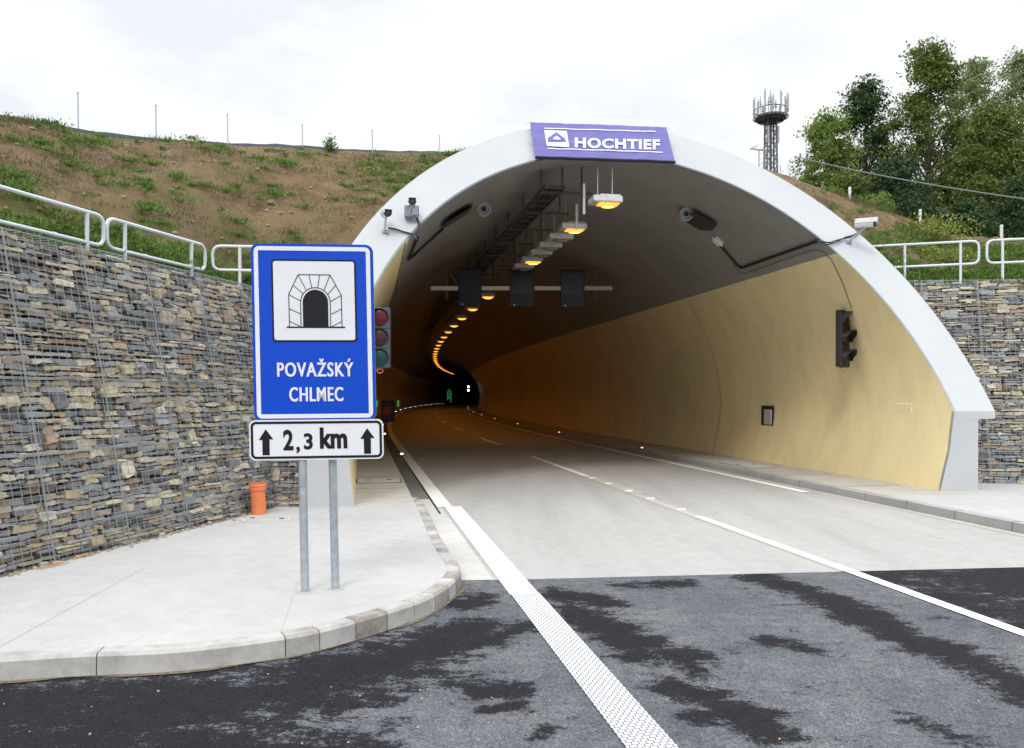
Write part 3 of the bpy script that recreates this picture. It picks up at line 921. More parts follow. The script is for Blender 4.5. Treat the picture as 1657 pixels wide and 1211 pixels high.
# stones and clods on soil
mb = MB()
for _ in range(330):
    p, g, t = vis[int(rng.integers(len(vis)))]
    if p.x > 4 and rng.random() < .6: continue
    s = rng.uniform(.015, .05) * (1 + (rng.random() < .06) * .8)
    mb.box(p + Vector((0, 0, s * .3)), (s * 1.6, s * 1.2, s), Matrix.Rotation(rng.uniform(0, 6), 3, 'Z') @ Matrix.Rotation(rng.uniform(-.5, .5), 3, 'X'), 0, s * .25)
o = struct('scattered_stones', mb, simple('pale_stones', (.30, .25, .19), .9, .3, 3), 'stuff'); tag(o, 'small pale stones lying on the bare hillside soil', 'stones')

def bush(name, label, px, py, Y, w, h, mat, n, lf, cat='bush', up=.6):
    p = at(px, py, Y); root = thing(name, label, cat, p)
    pts = []
    while len(pts) < n:
        q = rng.normal(size=3) * .42
        if np.linalg.norm(q) < 1 and q[2] > -.25: pts.append((p.x + q[0] * w, p.y + q[1] * w, p.z + (q[2] + .25) * h))
    pts = np.array(pts)
    quads_object('foliage', leaves(pts, lf, up=up), mat, root)
    mb = MB()
    for _ in range(7):
        a = rng.uniform(0, 6.28); mb.tube([p - Vector((0, 0, .06)), p + Vector((math.cos(a) * w * .35, math.sin(a) * w * .35, h * .6))], .008, 5, r1=.003)
    obj('stem', mb, M['bark'], root)
bush('flowering_weed', 'yellow flowering bush high on the brown slope left of the white ring', 596, 300, 17.2, .42, .42, M['yweed'], 650, .06)
bush('shrub', 'small dark shrub standing on the ridge line above the slope', 534, 244, 18.7, .22, .34, M['weed'], 350, .06)
bush('shrub', 'bright green bush beside the white stakes on the right bank', 1421, 342, 20.0, .45, .42, M['leaf_light'], 900, .07)
bush('flowering_weed', 'yellow flowering patch on the bank above the right railing', 1500, 388, 18.6, 1.2, .5, M['yweed'], 1500, .08)
bush('flowering_weed', 'yellow green clump seen through the middle of the right railing', 1530, 424, 16.9, .7, .32, M['yweed'], 800, .06)
bush('shrub', 'small leafy weed clump at the left end under the sloping railing', 215, 325, 13.0, .2, .18, M['yweed'], 200, .05)

# stakes on the ridge
stake_l = ['leftmost thin pole on the ridge above the left railing', 'thin ridge pole second from the left', 'thin ridge pole third from the left', 'thin ridge pole fourth from the left, just left of the small shrub', 'short thin pole on the ridge right of the small shrub', 'shortest thin pole on the ridge next to the white ring']
for (px, y0, y1, Y), lb in zip([(127, 152, 216, 15.5), (253, 172, 231, 16.6), (369, 187, 238, 17.5), (490, 204, 243, 18.5), (603, 212, 250, 19.3), (712, 221, 252, 20.0)], stake_l):
    mb = MB(); a, b = at(px, y1 + 6, Y), at(px - 1, y0, Y)
    mb.cyl(a, b, .014, 6)
    mb.cyl(b, b + Vector((0, 0, .03)), .02, 6)
    o = obj('marker_pole', mb, M['galv']); tag(o, lb, 'pole', 'thin poles along the ridge')
for (px, y0, y1, Y), lb in zip([(1375, 303, 328, 20.2), (1489, 339, 362, 19.7), (1620.5, 364, 392, 19.1)], ['short white stake on the right bank next to the green bush', 'short white stake on the crest in front of the dark trees', 'short white stake behind the rightmost railing post']):
    mb = MB(); a, b = at(px, y1 + 8, Y), at(px, y0, Y); mb.box((a + b) / 2, (.06, .05, (b - a).length), None, 0, .008)
    mb.box(b + Vector((0, 0, -.05)), (.064, .054, .05), None, 0, .008)
    o = obj('marker_stake', mb, simple('white_stake_paint', (.7, .72, .7), .6)); tag(o, lb, 'stake', 'white stakes on the right bank')
mb = MB(); a, b = at(1338, 327, 19.9), at(1366, 330, 19.9); mb.bar(a + Vector((0, 0, .05)), b + Vector((0, 0, .04)), .06, h=.03); mb.bar(a + Vector((0, -.05, .08)), a + Vector((.25, .1, .02)), .04, h=.02)
tag(obj('plank', mb, simple('weathered_board', (.55, .53, .5), .8)), 'pale board lying on the brown soil right of the white ring', 'board')
# low net along the ridge
mb = MB(); pr = [ridge(*r) for r in RL[3:13]]
ln = catmull(pr, 8)
for a, b in zip(ln, ln[1:]):
    mb.poly([a + Vector((0, 0, -.05)), b + Vector((0, 0, -.05)), b + Vector((0, 0, .06 + .03 * noise.noise(b * 3))), a + Vector((0, 0, .06 + .03 * noise.noise(a * 3)))])
    mb.poly([a + Vector((0, .02, .06 + .03 * noise.noise(a * 3))), b + Vector((0, .02, .06 + .03 * noise.noise(b * 3))), b + Vector((0, .02, -.05)), a + Vector((0, .02, -.05))])
tag(obj('edging_membrane', mb, simple('blue_grey_membrane', (.10, .12, .16), .7)), 'low dark blue grey membrane edge running along the ridge', 'membrane')

# ------------------------------------------------------------------ railings
def fillet(pts, r, n=6):
    out = []; N = len(pts)
    for i in range(N):
        a, b, c_ = pts[i - 1], pts[i], pts[(i + 1) % N]
        d1 = (a - b).normalized(); d2 = (c_ - b).normalized()
        p1, p2 = b + d1 * r, b + d2 * r
        for k in range(n + 1):
            t = k / n; out.append(p1 * (1 - t) ** 2 + b * 2 * t * (1 - t) + p2 * t * t)
    return out
def railing(label, A, B, zt, zb, posts, foot, r=.024, open_ends=()):
    """A, B ground points; closed rounded loop between them"""
    root = thing('railing', label, 'railing', Vector(A), 'white tube railings on top of the walls')
    q = [Vector((A.x, A.y, A.z + zt)), Vector((B.x, B.y, B.z + zt)), Vector((B.x, B.y, B.z + zb)), Vector((A.x, A.y, A.z + zb))]
    mb = MB(); mb.tube(fillet(q, .13), r, 10, closed=True); obj('rail_frame', mb, M['steelw'], root, sm=True, ang=60)
    for t in posts:
        p = Vector(A).lerp(Vector(B), t)
        mb = MB(); mb.cyl(p + Vector((0, 0, -foot)), p + Vector((0, 0, zt - .01)), r * 1.05, 10); obj('post', mb, M['steelw'], root, sm=True, ang=60)
        # collar
    for t in (.35, .8):
        mb = MB(); p = Vector(A).lerp(Vector(B), t) + Vector((0, 0, zb)); dd = (Vector(B) - Vector(A)).normalized() * .03
        mb.cyl(p - dd, p + dd, r * 1.25, 10)
        obj('sleeve', mb, M['steelw'], root, sm=True, ang=60)
def LL(Y): return Vector((-4.27 - .277 * (11.98 - Y), Y, ZT)) + nl * .10
railing('sloping white railing at the left picture edge on the stone wall', LL(6.0), LL(9.52), .53, .16, (.12, .93), .12)
railing('short white railing between the two gaps on the left stone wall', LL(9.57), LL(11.38), .53, .16, (.16, .84), .12)
Cn = Vector((-4.28, 12.02, ZT)); railing('white railing behind the blue sign on the shaded wall', Cn + Vector((-.33, -.12, .05)), Cn + Vector((1.5, .06, .05)), .57, .20, (.22, .8), .15)
def WR(px, zz=4.05):
    k = (px - CX) / F; Y = (15.30 + 9 * .2474 + .12) / (1 + .2474 * k); return Vector((k * Y, Y, zz))
railing('white railing between the white ring and the gap on the right wall', WR(1300, 4.02), WR(1584), .80, .35, (.25, .59, .90), .1)
railing('white railing at the right picture edge on the stone wall', WR(1597), WR(2050), .80, .35, (.06, .5, .93), .1)

# ------------------------------------------------------------------ trees
def tree(label, px, Y, ztop, zbase, w, mat, n, lf, lean=0.0, seed=0, cat='tree', name='broadleaf_tree', low=.12, clumps=60):
    rg = np.random.default_rng(seed); rd = random.Random(seed)
    X = (px - CX) / F * Y
    base = Vector((X, Y, zbase)); Hh = ztop - zbase
    root = thing(name, label, cat, base, 'trees beyond the right bank')
    mb = MB(); tp = base + Vector((lean * Hh * .3, 0, Hh * .93))
    tr = [base + Vector((0, 0, -.3))]
    for k in range(1, 9):
        f = k / 8; tr.append(base.lerp(tp, f) + Vector((rd.uniform(-.12, .12), rd.uniform(-.12, .12), 0)) * (1 - f))
    mb.tube(tr, .02 * Hh + .03, 8, r1=.012)
    ends = []
    for k in range(clumps):
        f = low + (1 - low) * (k + rd.random()) / clumps
        # crown outline: egg shape with ragged edge
        rad = w * min(1, f * 3 + .3) * max(.03, 1 - f) ** .58 * 1.12 * rd.uniform(.45, 1.12)
        a = rd.uniform(0, 6.283)
        c0 = base.lerp(tp, min(1, f * .92)); e = Vector((c0.x + math.cos(a) * rad + lean * f * .8, c0.y + math.sin(a) * rad, base.z + Hh * f))
        s0 = base.lerp(tp, max(.05, f * .92 - .12))
        if rad > w * .3: mb.tube([s0, s0.lerp(e, .5) + Vector((0, 0, -.1)), e], .012 * Hh * (1 - f) + .012, 5, r1=.006)
        ends.append((e, rd.uniform(.45, 1.1) * w * .36))
    obj('trunk', mb, M['bark'], root, sm=True, ang=60)
    # leaf clumps with twig-like sub clusters
    C = []
    per = n // clumps
    for e, r in ends:
        sub = rg.normal(size=(14, 3)); sub /= np.linalg.norm(sub, axis=1)[:, None]; sub *= rg.uniform(.2, 1.0, 14)[:, None] * np.array([r, r, r * .7])
        ii = rg.integers(0, 14, per)
        c_ = sub[ii] + rg.normal(size=(per, 3)) * r * .17 * np.array([1.3, 1, .8])
        C.append(c_ + np.array(e))
    C = np.concatenate(C)
    quads_object('crown', leaves(C, lf, up=.1, aspect=.55, wind=(.5, 0, .15), rg=rg), mat, root)
TR = [
 ('low light green tree at the left end of the wood, nearest the white ring', 1338, 34, 13.9, 6.0, 2.1, 'leaf_light', 26000, .13, 0, .02),
 ('dark green tree with a narrow top between light and tall trees', 1400, 36, 16.2, 6.0, 2.2, 'leaf_dark', 28000, .14, 0, .02),
 ('tallest green tree in the middle of the wood, top highest against the sky', 1494, 34, 17.0, 5.6, 2.5, 'leaf_mid', 40000, .13, .1, .02),
 ('pale silvery green tree standing behind the tallest one', 1570, 38, 18.2, 5.6, 2.2, 'leaf_pale', 24000, .14, .1, .1),
 ('pale green tree cut by the right picture edge', 1640, 36, 17.5, 5.4, 2.3, 'leaf_pale', 24000, .14, .12, .1),
 ('mid green bushy tree in front of the pale ones near the right edge', 1603, 31, 13.2, 5.2, 2.4, 'leaf_mid', 30000, .13, 0, .02),
 ('bushy dark green tree low at the foot of the dark tree', 1450, 30, 10.8, 5.4, 2.0, 'leaf_dark', 22000, .12, 0, .0),
 ('leafy tree just outside the right picture edge', 1730, 34, 16.5, 5.2, 2.4, 'leaf_mid', 16000, .16, 0, .02),
 ('small bushy tree low behind the first stake', 1372, 31, 10.6, 5.8, 1.7, 'leaf_mid', 15000, .12, 0, .0),
 ('light green bush tree leaning over the ring at the far left of the wood', 1296, 33, 10.9, 6.0, 1.3, 'leaf_light', 12000, .12, 0, .0),
 ('dark undergrowth tree behind the rightmost stake', 1560, 28, 8.6, 4.6, 2.1, 'leaf_dark', 18000, .11, 0, .0),
 ('dark low tree at the right picture edge behind the railing', 1660, 28, 9.6, 4.4, 2.0, 'leaf_dark', 18000, .11, 0, .0),
]
for i, (lb, px, Y, zt, zb, w, mt, n, lf, lean, low) in enumerate(TR):
    tree(lb, px, Y, zt, zb, w, M[mt], n, lf, lean, 40 + i, low=low, clumps=150)
# backing wood: one mass of leaves and dark trunks far behind
C = rng.uniform(size=(30000, 3)) * np.array([17, 5, 7.5]) + np.array([15.5, 40, 4.0])
C[:, 2] = 4 + (C[:, 2] - 4) * np.clip(.55 + .5 * (C[:, 0] - 15.5) / 6, .4, 1.15)
o = quads_object('wood', leaves(C, .30, up=.1), M['leaf_dark']); o['kind'] = 'stuff'; tag(o, 'dark green wood closing the gaps behind the row of trees', 'wood')
# overhead cable in front of the trees
mb = MB(); a, b = at(1285, 253, 27), at(1900, 352, 15); pts = []
for k in range(25):
    t = k / 24; p = a.lerp(b, t); p.z -= .5 * 4 * t * (1 - t) * .35; pts.append(p)
mb.tube(pts, .018, 5); tag(obj('overhead_cable', mb, simple('grey_cable', (.13, .15, .15), .6)), 'thin grey overhead cable sagging in front of the trees', 'cable')

# ------------------------------------------------------------------ antenna mast
Yt = 92.0
def tw(px, py): return at(px, py, Yt)
mast = thing('antenna_mast', 'distant steel lattice mast with a ring platform of antennas above the white ring', 'mast', (tw(1247, 640).x, Yt, 6))
mb = MB(); zb, ztp = 6, tw(0, 185).z; cx = tw(1247, 0).x
legs = []
for sx, sy in ((-1, -1), (1, -1), (1, 1), (-1, 1)):
    legs.append([Vector((cx + sx * (.95 - .45 * k / 20), Yt + sy * (.95 - .45 * k / 20), zb + (ztp - zb) * k / 20)) for k in range(21)])
for L in legs: mb.tube(L, .10, 6)
for i in range(4):
    A, B = legs[i], legs[(i + 1) % 4]
    for k in range(20):
        mb.bar(A[k], B[k + 1], .06); mb.bar(B[k], A[k + 1], .06); mb.bar(A[k], B[k], .06)
mb.cyl((cx, Yt, zb), (cx, Yt, ztp), .16, 8)
obj('lattice', mb, simple('dull_mast_steel', (.10, .11, .13), .6, .2), mast)
mb = MB(); zp = tw(0, 191).z
for r_, dz in ((2.0, 0), (1.5, -.35), (1.9, .9)):
    mb.tube([Vector((cx + r_ * math.cos(a), Yt + r_ * math.sin(a), zp + dz)) for a in np.linspace(0, 6.283, 24, endpoint=False)], .06, 5, closed=True)
for a in np.linspace(0, 6.283, 12, endpoint=False):
    mb.bar((cx, Yt, zp - .9), (cx + 2.0 * math.cos(a), Yt + 2.0 * math.sin(a), zp), .07); mb.bar((cx, Yt, zp), (cx + 2.0 * math.cos(a), Yt + 2.0 * math.sin(a), zp), .07)
mb.poly([Vector((cx + 1.7 * math.cos(a), Yt + 1.7 * math.sin(a), zp + .02)) for a in np.linspace(0, 6.283, 24, endpoint=False)])
mb.tube([Vector((cx + 1.7 * math.cos(a), Yt + 1.7 * math.sin(a), zp - .07)) for a in np.linspace(0, 6.283, 24, endpoint=False)], .12, 5, closed=True)
obj('platform', mb, simple('dark_platform_steel', (.07, .08, .10), .6), mast)
pan = simple('grey_antenna_panel', (.36, .38, .40), .5)
for k, a in enumerate(np.linspace(.2, 6.48, 13, endpoint=False)):
    mb = MB(); x_, y_ = cx + 1.95 * math.cos(a), Yt + 1.95 * math.sin(a); hh = (1.9, 1.2, 2.3, 1.5, 1.0, 2.0, 1.7, 1.1, 2.2, 1.4, 1.9, 1.3, 2.1)[k]
    mb.box((x_, y_, zp + .5 + hh / 2), (.24, .16, hh), Matrix.Rotation(a, 3, 'Z'), 0, .03); mb.cyl((x_ - .1 * math.cos(a), y_ - .1 * math.sin(a), zp), (x_ - .1 * math.cos(a), y_ - .1 * math.sin(a), zp + hh + .8), .05, 6)
    obj('antenna', mb, pan, mast)
for k, a in enumerate(np.linspace(0, 6.2832, 9, endpoint=False)):
    mb = MB(); x_, y_ = cx + 1.15 * math.cos(a), Yt + 1.15 * math.sin(a); hh = (1.4, 2.4, 1.0, 1.9, 2.7, 1.2, 2.1, 1.6, .9)[k]
    mb.cyl((x_, y_, zp), (x_, y_, zp + hh), .05, 6); mb.box((x_, y_, zp + hh * .7), (.2, .2, .5), None, 0, .04); obj('antenna_rod', mb, pan, mast)
mb = MB(); mb.cyl((cx, Yt, zp), (cx, Yt, tw(0, 146).z), .09, 6, r1=.05); mb.box((cx, Yt, tw(0, 160).z), (.25, .25, .9), None, 0, .05); obj('top_spike', mb, pan, mast)
mb = MB()
for px in (1228, 1238): mb.cyl((tw(px, 0).x, Yt, 6), (tw(px, 0).x, Yt, tw(0, 243).z), .07, 6)
mb.bar(tw(1214, 241), tw(1248, 245), .16); mb.bar(tw(1216, 240), tw(1226, 236), .1)
for k in range(8):
    z0 = tw(0, 300 - k * 8).z; mb.bar((tw(1228, 0).x, Yt, z0), (tw(1238, 0).x, Yt, z0 + .5), .05)
for px in (1240, 1256): mb.cyl((tw(px, 0).x, Yt - .8, tw(0, 235).z), (tw(px, 0).x, Yt - .8, tw(0, 208).z), .11, 6)
mb.cyl((tw(1263, 0).x, Yt, 6), (tw(1263, 0).x, Yt, tw(0, 268).z), .05, 6)
obj('side_frame', mb, pan, mast)

# ------------------------------------------------------------------ text
def text_mesh(s, size, bold=0.0, sx=1.0, spacing=1.0):
    cu = bpy.data.curves.new('t', 'FONT'); cu.body = s; cu.size = size; cu.offset = bold; cu.align_x = 'CENTER'; cu.align_y = 'CENTER'; cu.space_character = spacing
    cu.resolution_u = 4
    o = bpy.data.objects.new('t', cu); COL.objects.link(o); bpy.context.view_layer.update()
    me = bpy.data.meshes.new_from_object(o.evaluated_get(bpy.context.evaluated_depsgraph_get()))
    v = [(p.co.x * sx, p.co.y) for p in me.vertices]; f = [tuple(p.vertices) for p in me.polygons]
    bpy.data.objects.remove(o); bpy.data.meshes.remove(me)
    xs_ = [a for a, _ in v]; ys_ = [b for _, b in v]
    return v, f, (min(xs_), max(xs_), min(ys_), max(ys_))
def add_text(mb, tx, fn, x0, x1, y0, y1, m=0):
    """fit text into box in panel coords and map through fn"""
    v, f, (a, b, c_, d_) = tx
    ids = [mb.vert(fn(x0 + (p - a) / (b - a) * (x1 - x0), y0 + (q - c_) / (d_ - c_) * (y1 - y0))) for p, q in v]
    for q in f: mb.face([ids[i] for i in q], m)
def rrect(w, h, r, n=6, cx=0, cy=0):
    out = []
    for sx, sy, a in ((1, 1, 0), (-1, 1, 90), (-1, -1, 180), (1, -1, 270)):
        for k in range(n + 1):
            t = R_(a + 90 * k / n); out.append((cx + sx * (w / 2 - r) + r * math.cos(t), cy + sy * (h / 2 - r) + r * math.sin(t)))
    return out

# ------------------------------------------------------------------ the blue tunnel sign
sign = thing('tunnel_sign', 'blue tunnel name sign with a distance plate on two grey posts on the pavement', 'road sign', gnd(516, 956, ZP))
Ys = 6.5; ctr = at(508.5, 538.5, Ys)
yaw = R_(6); roll = R_(1.15)
ex = Vector((math.cos(yaw), math.sin(yaw), 0)); ez = Vector((0, 0, 1)); en = Vector((math.sin(yaw), -math.cos(yaw), 0))
ex2 = ex * math.cos(roll) + ez * math.sin(roll) * .35; ez2 = ez * math.cos(roll) - ex * math.sin(roll)
def panel_fn(c, off): return lambda x_, y_: c + ex2 * x_ + ez2 * y_ + en * off
def plate(mb, pts, c, z0, z1, m=0):
    f0, f1 = panel_fn(c, z0), panel_fn(c, z1)
    A = [mb.vert(f0(*p)) for p in pts]; B = [mb.vert(f1(*p)) for p in pts]; n = len(pts)
    mb.face(B, m); mb.face(A[::-1], m)
    for i in range(n): mb.face((A[i], A[(i + 1) % n], B[(i + 1) % n], B[i]), m)
def flat(mb, pts, c, off, m=0):
    fn = panel_fn(c, off); mb.poly([fn(*p) for p in pts], m)
def film(name, c, rough=.4):
    m = simple(name, c, rough, .03, 3, spec=.22); return m
BLUE = film('blue_reflective_film', (.003, .062, .52)); WHT = film('white_reflective_film', (.72, .73, .76)); BLK = film('black_sign_print', (.012, .012, .016))
w_, h_ = 1.0, 1.482
mb = MB(); plate(mb, rrect(w_, h_, .06), ctr, 0, .022); pnl = obj('sign_panel', mb, BLUE, sign)
mb = MB(); plate(mb, rrect(w_ + .004, h_ + .004, .062), ctr, -.02, -.001); obj('panel_back', mb, M['galv'], sign)
def frame_ring(mb, o_, i_, c, off):
    fn = panel_fn(c, off); A = [mb.vert(fn(*p)) for p in o_]; B = [mb.vert(fn(*p)) for p in i_]; n = len(o_)
    for k in range(n): mb.face((A[k], A[(k + 1) % n], B[(k + 1) % n], B[k]))
mb = MB(); frame_ring(mb, rrect(.955, 1.437, .045), rrect(.885, 1.367, .004), ctr, .0245); obj('white_border', mb, WHT, pnl)
pc = (.010, .265)   # pictogram centre
mb = MB(); flat(mb, rrect(.695, .69, .03, cx=pc[0], cy=pc[1]), ctr, .0245); obj('pictogram_frame', mb, BLK, pnl)
mb = MB(); flat(mb, rrect(.665, .66, .02, cx=pc[0], cy=pc[1]), ctr, .0265); obj('pictogram_field', mb, WHT, pnl)
def line(mb, a, b, w, off):
    fn = panel_fn(ctr, off); a, b = Vector(a), Vector(b); d = (b - a).normalized(); n = Vector((-d.y, d.x)) * w / 2
    mb.poly([fn(*(a - n)), fn(*(b - n)), fn(*(b + n)), fn(*(a + n))])
def pc_(px, py):   # crop coordinates (3.027x) of the photograph's pictogram -> panel metres
    return ((px - 381) / (3.027 * 190) , -(py - 363) / (3.027 * 190) + pc[1])
mb = MB(); off = .0285
def P_(x_, y_): q = pc_(x_, y_); return (q[0] + pc[0], q[1])
cxp = 386
out = [(262, 488), (261, 333), (307, 238), (457, 238), (509, 335), (510, 488)]
for a, b in zip(out, out[1:]): line(mb, P_(*a), P_(*b), .007, off)
line(mb, P_(248, 491), P_(524, 491), .012, off)
door = [(P_(cxp - 60, 488)), *[P_(cxp + 60 * math.cos(a), 372 - 62 * math.sin(a)) for a in np.linspace(math.pi, 0, 25)], P_(cxp + 60, 488)]
flat(mb, door, ctr, off)
arc_ = [P_(cxp - 70, 488), *[P_(cxp + 70 * math.cos(a), 372 - 72 * math.sin(a)) for a in np.linspace(math.pi, 0, 25)], P_(cxp + 70, 488)]
for a, b in zip(arc_, arc_[1:]): line(mb, a, b, .007, off)
for a, b in [((262, 335), (317, 365)), ((262, 402), (315, 427)), ((262, 462), (312, 487)), ((287, 292), (331, 331)), ((307, 240), (343, 310)), ((358, 240), (370, 300)), ((408, 240), (398, 302)), ((457, 240), (428, 312)), ((484, 288), (446, 331)), ((508, 337), (458, 366)), ((510, 402), (460, 428)), ((510, 462), (462, 487))]:
    line(mb, P_(*a), P_(*b), .006, off)
obj('tunnel_pictogram', mb, BLK, pnl)
def pb(x0, y0, x1, y1):  # photo px box -> panel coords
    s_ = 190.0
    return ((x0 - 508.5) / s_, (x1 - 508.5) / s_, -(y1 - 538.5) / s_, -(y0 - 538.5) / s_)
mb = MB()
def word(mb, s, x0, x1, yb, cap, bold, c, off, accent=0.0, sx=1):
    tx = text_mesh(s, 1.0, bold, 1, 1.13); a, b, lo, hi = tx[2]
    base = text_mesh(s.translate(str.maketrans('ŽÝ', 'ZY')), 1.0, bold, 1, 1.13)[2]
    k = cap / (base[3] - base[2])
    for q_, dx_ in enumerate((-.003, 0, .003)): add_text(mb, tx, panel_fn(c, off + .0005 * q_), x0 + .004 + dx_, x1 - .004 + dx_, yb, yb + (hi - lo) * k)
x0, x1, y0, y1 = pb(450, 585, 570, 608.5); word(mb, 'POVAŽSKÝ', x0, x1, y0 - .003, .120, .010, ctr, .0245)
obj('name_lettering', mb, WHT, pnl); mb = MB()
x0, x1, y0, y1 = pb(468, 625, 553, 648); word(mb, 'CHLMEC', x0, x1, y0 - .003, .121, .010, ctr, .0245)
obj('name_lettering', mb, WHT, pnl)
# distance plate
c2 = at(513.5, 711.5, Ys - .01)
mb = MB(); plate(mb, rrect(1.10, .335, .05), c2, .0, .022); pl2 = obj('distance_plate', mb, WHT, sign)
mb = MB(); frame_ring(mb, rrect(1.075, .31, .042), rrect(1.035, .27, .025), c2, .0245); obj('black_border', mb, BLK, pl2)
def p2(x0_, y0_): return ((x0_ - 513.5) / 190, -(y0_ - 711.5) / 190)
mb = MB()
tx = text_mesh('2', 1, .034); add_text(mb, tx, panel_fn(c2, .0245), *[q for q in (p2(461, 0)[0], p2(477, 0)[0], p2(0, 728)[1], p2(0, 695)[1])])
tx = text_mesh(',', 1, .03); add_text(mb, tx, panel_fn(c2, .0245), p2(481, 0)[0], p2(487, 0)[0], p2(0, 733)[1], p2(0, 722)[1])
tx = text_mesh('3', 1, .03); add_text(mb, tx, panel_fn(c2, .0245), p2(493, 0)[0], p2(507, 0)[0], p2(0, 727)[1], p2(0, 701)[1])
tx = text_mesh('km', 1, .042); add_text(mb, tx, panel_fn(c2, .0245), p2(518, 0)[0], p2(561, 0)[0], p2(0, 726)[1], p2(0, 692)[1])
for ax in (434.5, 592.5):
    pts = [(ax - 11, 711), (ax, 694), (ax + 11.5, 710), (ax + 5.5, 710), (ax + 5.5, 735), (ax - 5.5, 735), (ax - 5.5, 711)]
    flat(mb, [p2(*p) for p in pts][::-1], c2, .0245)
obj('distance_lettering', mb, BLK, pl2)
for (bx, by), tx_ in (((494, 958), 486), ((543, 953), 534)):
    b_ = gnd(bx, by, ZP); t_ = at(tx_ - 3, 420, 6.57)
    k = (t_ - b_); mb = MB(); mb.cyl(b_ - Vector((0, 0, .05)), Vector((b_.x + k.x, 6.57, t_.z)), .0345, 16); pst = obj('post', mb, M['galv'], sign, sm=True, ang=60)
    mb = MB(); mb.cyl(b_, b_ + Vector((0, 0, .005)), .065, 20); obj('mortar_collar', mb, M['slab'], pst)
for zz in (ctr.z + .5, ctr.z - .5, c2.z):
    mb = MB(); mb.box((ctr.x + .0, 6.53, zz), (.42, .02, .04), None, 0, .004)
    obj('clamp_rail', mb, M['galv'], sign)

# ------------------------------------------------------------------ banner on the ring
bq = [face_pt(858, 198, .10), face_pt(1078, 206, .10), face_pt(1092, 261, .10), face_pt(866, 253, .10)]   # TL TR BR BL
bn = (bq[1] - bq[0]).cross(bq[3] - bq[0]).normalized()
if bn.y > 0: bn = -bn
def ban(x_, y_, off=0.0):     # x 0..1, y 0..1 from top
    p = bq[0] * (1 - x_) * (1 - y_) + bq[1] * x_ * (1 - y_) + bq[2] * x_ * y_ + bq[3] * (1 - x_) * y_
    wv = .40 * (.028 * noise.noise(Vector((x_ * 7, y_ * 3 + x_ * 6, 2))) + .018 * noise.noise(Vector((x_ * 22 + y_ * 9, y_ * 3, 5))) + .018 * noise.noise(Vector((x_ * 5 - y_ * 8, y_ * 9, 8))))
    return p + bn * (wv + off)
banner = thing('banner', 'purple blue company banner with white lettering hung over the crown of the ring', 'banner', bq[3])
mb = MB(); nx, ny = 80, 20
ids = [[mb.vert(ban(i / nx, j / ny)) for i in range(nx + 1)] for j in range(ny + 1)]
ids2 = [[mb.vert(ban(i / nx, j / ny, -.012)) for i in range(nx + 1)] for j in range(ny + 1)]
for j in range(ny):
    for i in range(nx):
        mb.face((ids[j][i], ids[j + 1][i], ids[j + 1][i + 1], ids[j][i + 1])); mb.face((ids2[j][i], ids2[j][i + 1], ids2[j + 1][i + 1], ids2[j + 1][i]))
obj('banner_cloth', mb, simple('purple_blue_tarpaulin', (.105, .10, .345), .5, .05, 3), banner, sm=True, ang=80)
mb = MB(); mb.tube([ban(i / 30, 1.03, .0) for i in range(31)], .03, 6)
obj('bottom_hem', mb, simple('dark_hem', (.008, .006, .03), .7), banner)
for (x_, y_) in ((0, .0), (0, .5), (0, 1), (1, 0), (1, .5), (1, 1)):
    mb = MB(); p = ban(x_, y_); q = p + (bq[1] - bq[0]).normalized() * (-.12 if x_ == 0 else .12) - bn * .08; mb.cyl(p, q, .006, 5)
    obj('tie_cord', mb, M['whitebox'], banner)
def bc(x_, y_):   # crop coords (4.036x, origin 840,180) -> banner uv
    px, py = 840 + x_ / 4.036, 180 + y_ / 4.036
    # invert bilinear by iteration
    u_, v_ = .5, .5
    c4 = [(858, 198), (1078, 206), (1092, 261), (866, 253)]
    for _ in range(12):
        X = c4[0][0] * (1 - u_) * (1 - v_) + c4[1][0] * u_ * (1 - v_) + c4[2][0] * u_ * v_ + c4[3][0] * (1 - u_) * v_
        Y = c4[0][1] * (1 - u_) * (1 - v_) + c4[1][1] * u_ * (1 - v_) + c4[2][1] * u_ * v_ + c4[3][1] * (1 - u_) * v_
        u_ += (px - X) / 222; v_ += (py - Y) / 55
    return u_, v_
mb = MB(); BO = .010
def bpoly(pts, off=BO): mb.poly([ban(*bc(*p), off) for p in pts])
def bline(a, b, t=5):
    n = 24
    for i in range(n):
        p = [a[0] + (b[0] - a[0]) * i / n, a[1] + (b[1] - a[1]) * i / n]; q = [a[0] + (b[0] - a[0]) * (i + 1) / n, a[1] + (b[1] - a[1]) * (i + 1) / n]
        bpoly([(p[0], p[1] - t / 2), (p[0], p[1] + t / 2), (q[0], q[1] + t / 2), (q[0], q[1] - t / 2)])
bline((162, 115), (892, 138), 6); obj('border_line', mb, WHT, banner); mb = MB(); bline((180, 246), (934, 272), 6); obj('border_line', mb, WHT, banner); mb = MB()
# letters, subdivided so that they follow the cloth
def btext(s, x0, x1, ytl, ytr, ybl, ybr):
    v, f, (a, b, lo, hi) = text_mesh(s, 1.0, .038, 1, 1.10)
    import bmesh
    bm = bmesh.new(); vs = [bm.verts.new((p, q, 0)) for p, q in v]
    for q in f:
        try: bm.faces.new([vs[i] for i in q])
        except ValueError: pass
    bmesh.ops.triangulate(bm, faces=bm.faces[:])
    lst = []
    for vv in bm.verts:
        tx_ = (vv.co.x - a) / (b - a); ty_ = (vv.co.y - lo) / (hi - lo)
        X = x0 + (x1 - x0) * tx_; top_ = ytl + (ytr - ytl) * tx_; bot = ybl + (ybr - ybl) * tx_
        lst.append(mb.vert(ban(*bc(X, bot + (top_ - bot) * ty_), BO + .006)))
    bm.verts.index_update()
    for q in bm.faces: mb.face([lst[w.index] for w in q.verts])
    bm.free()
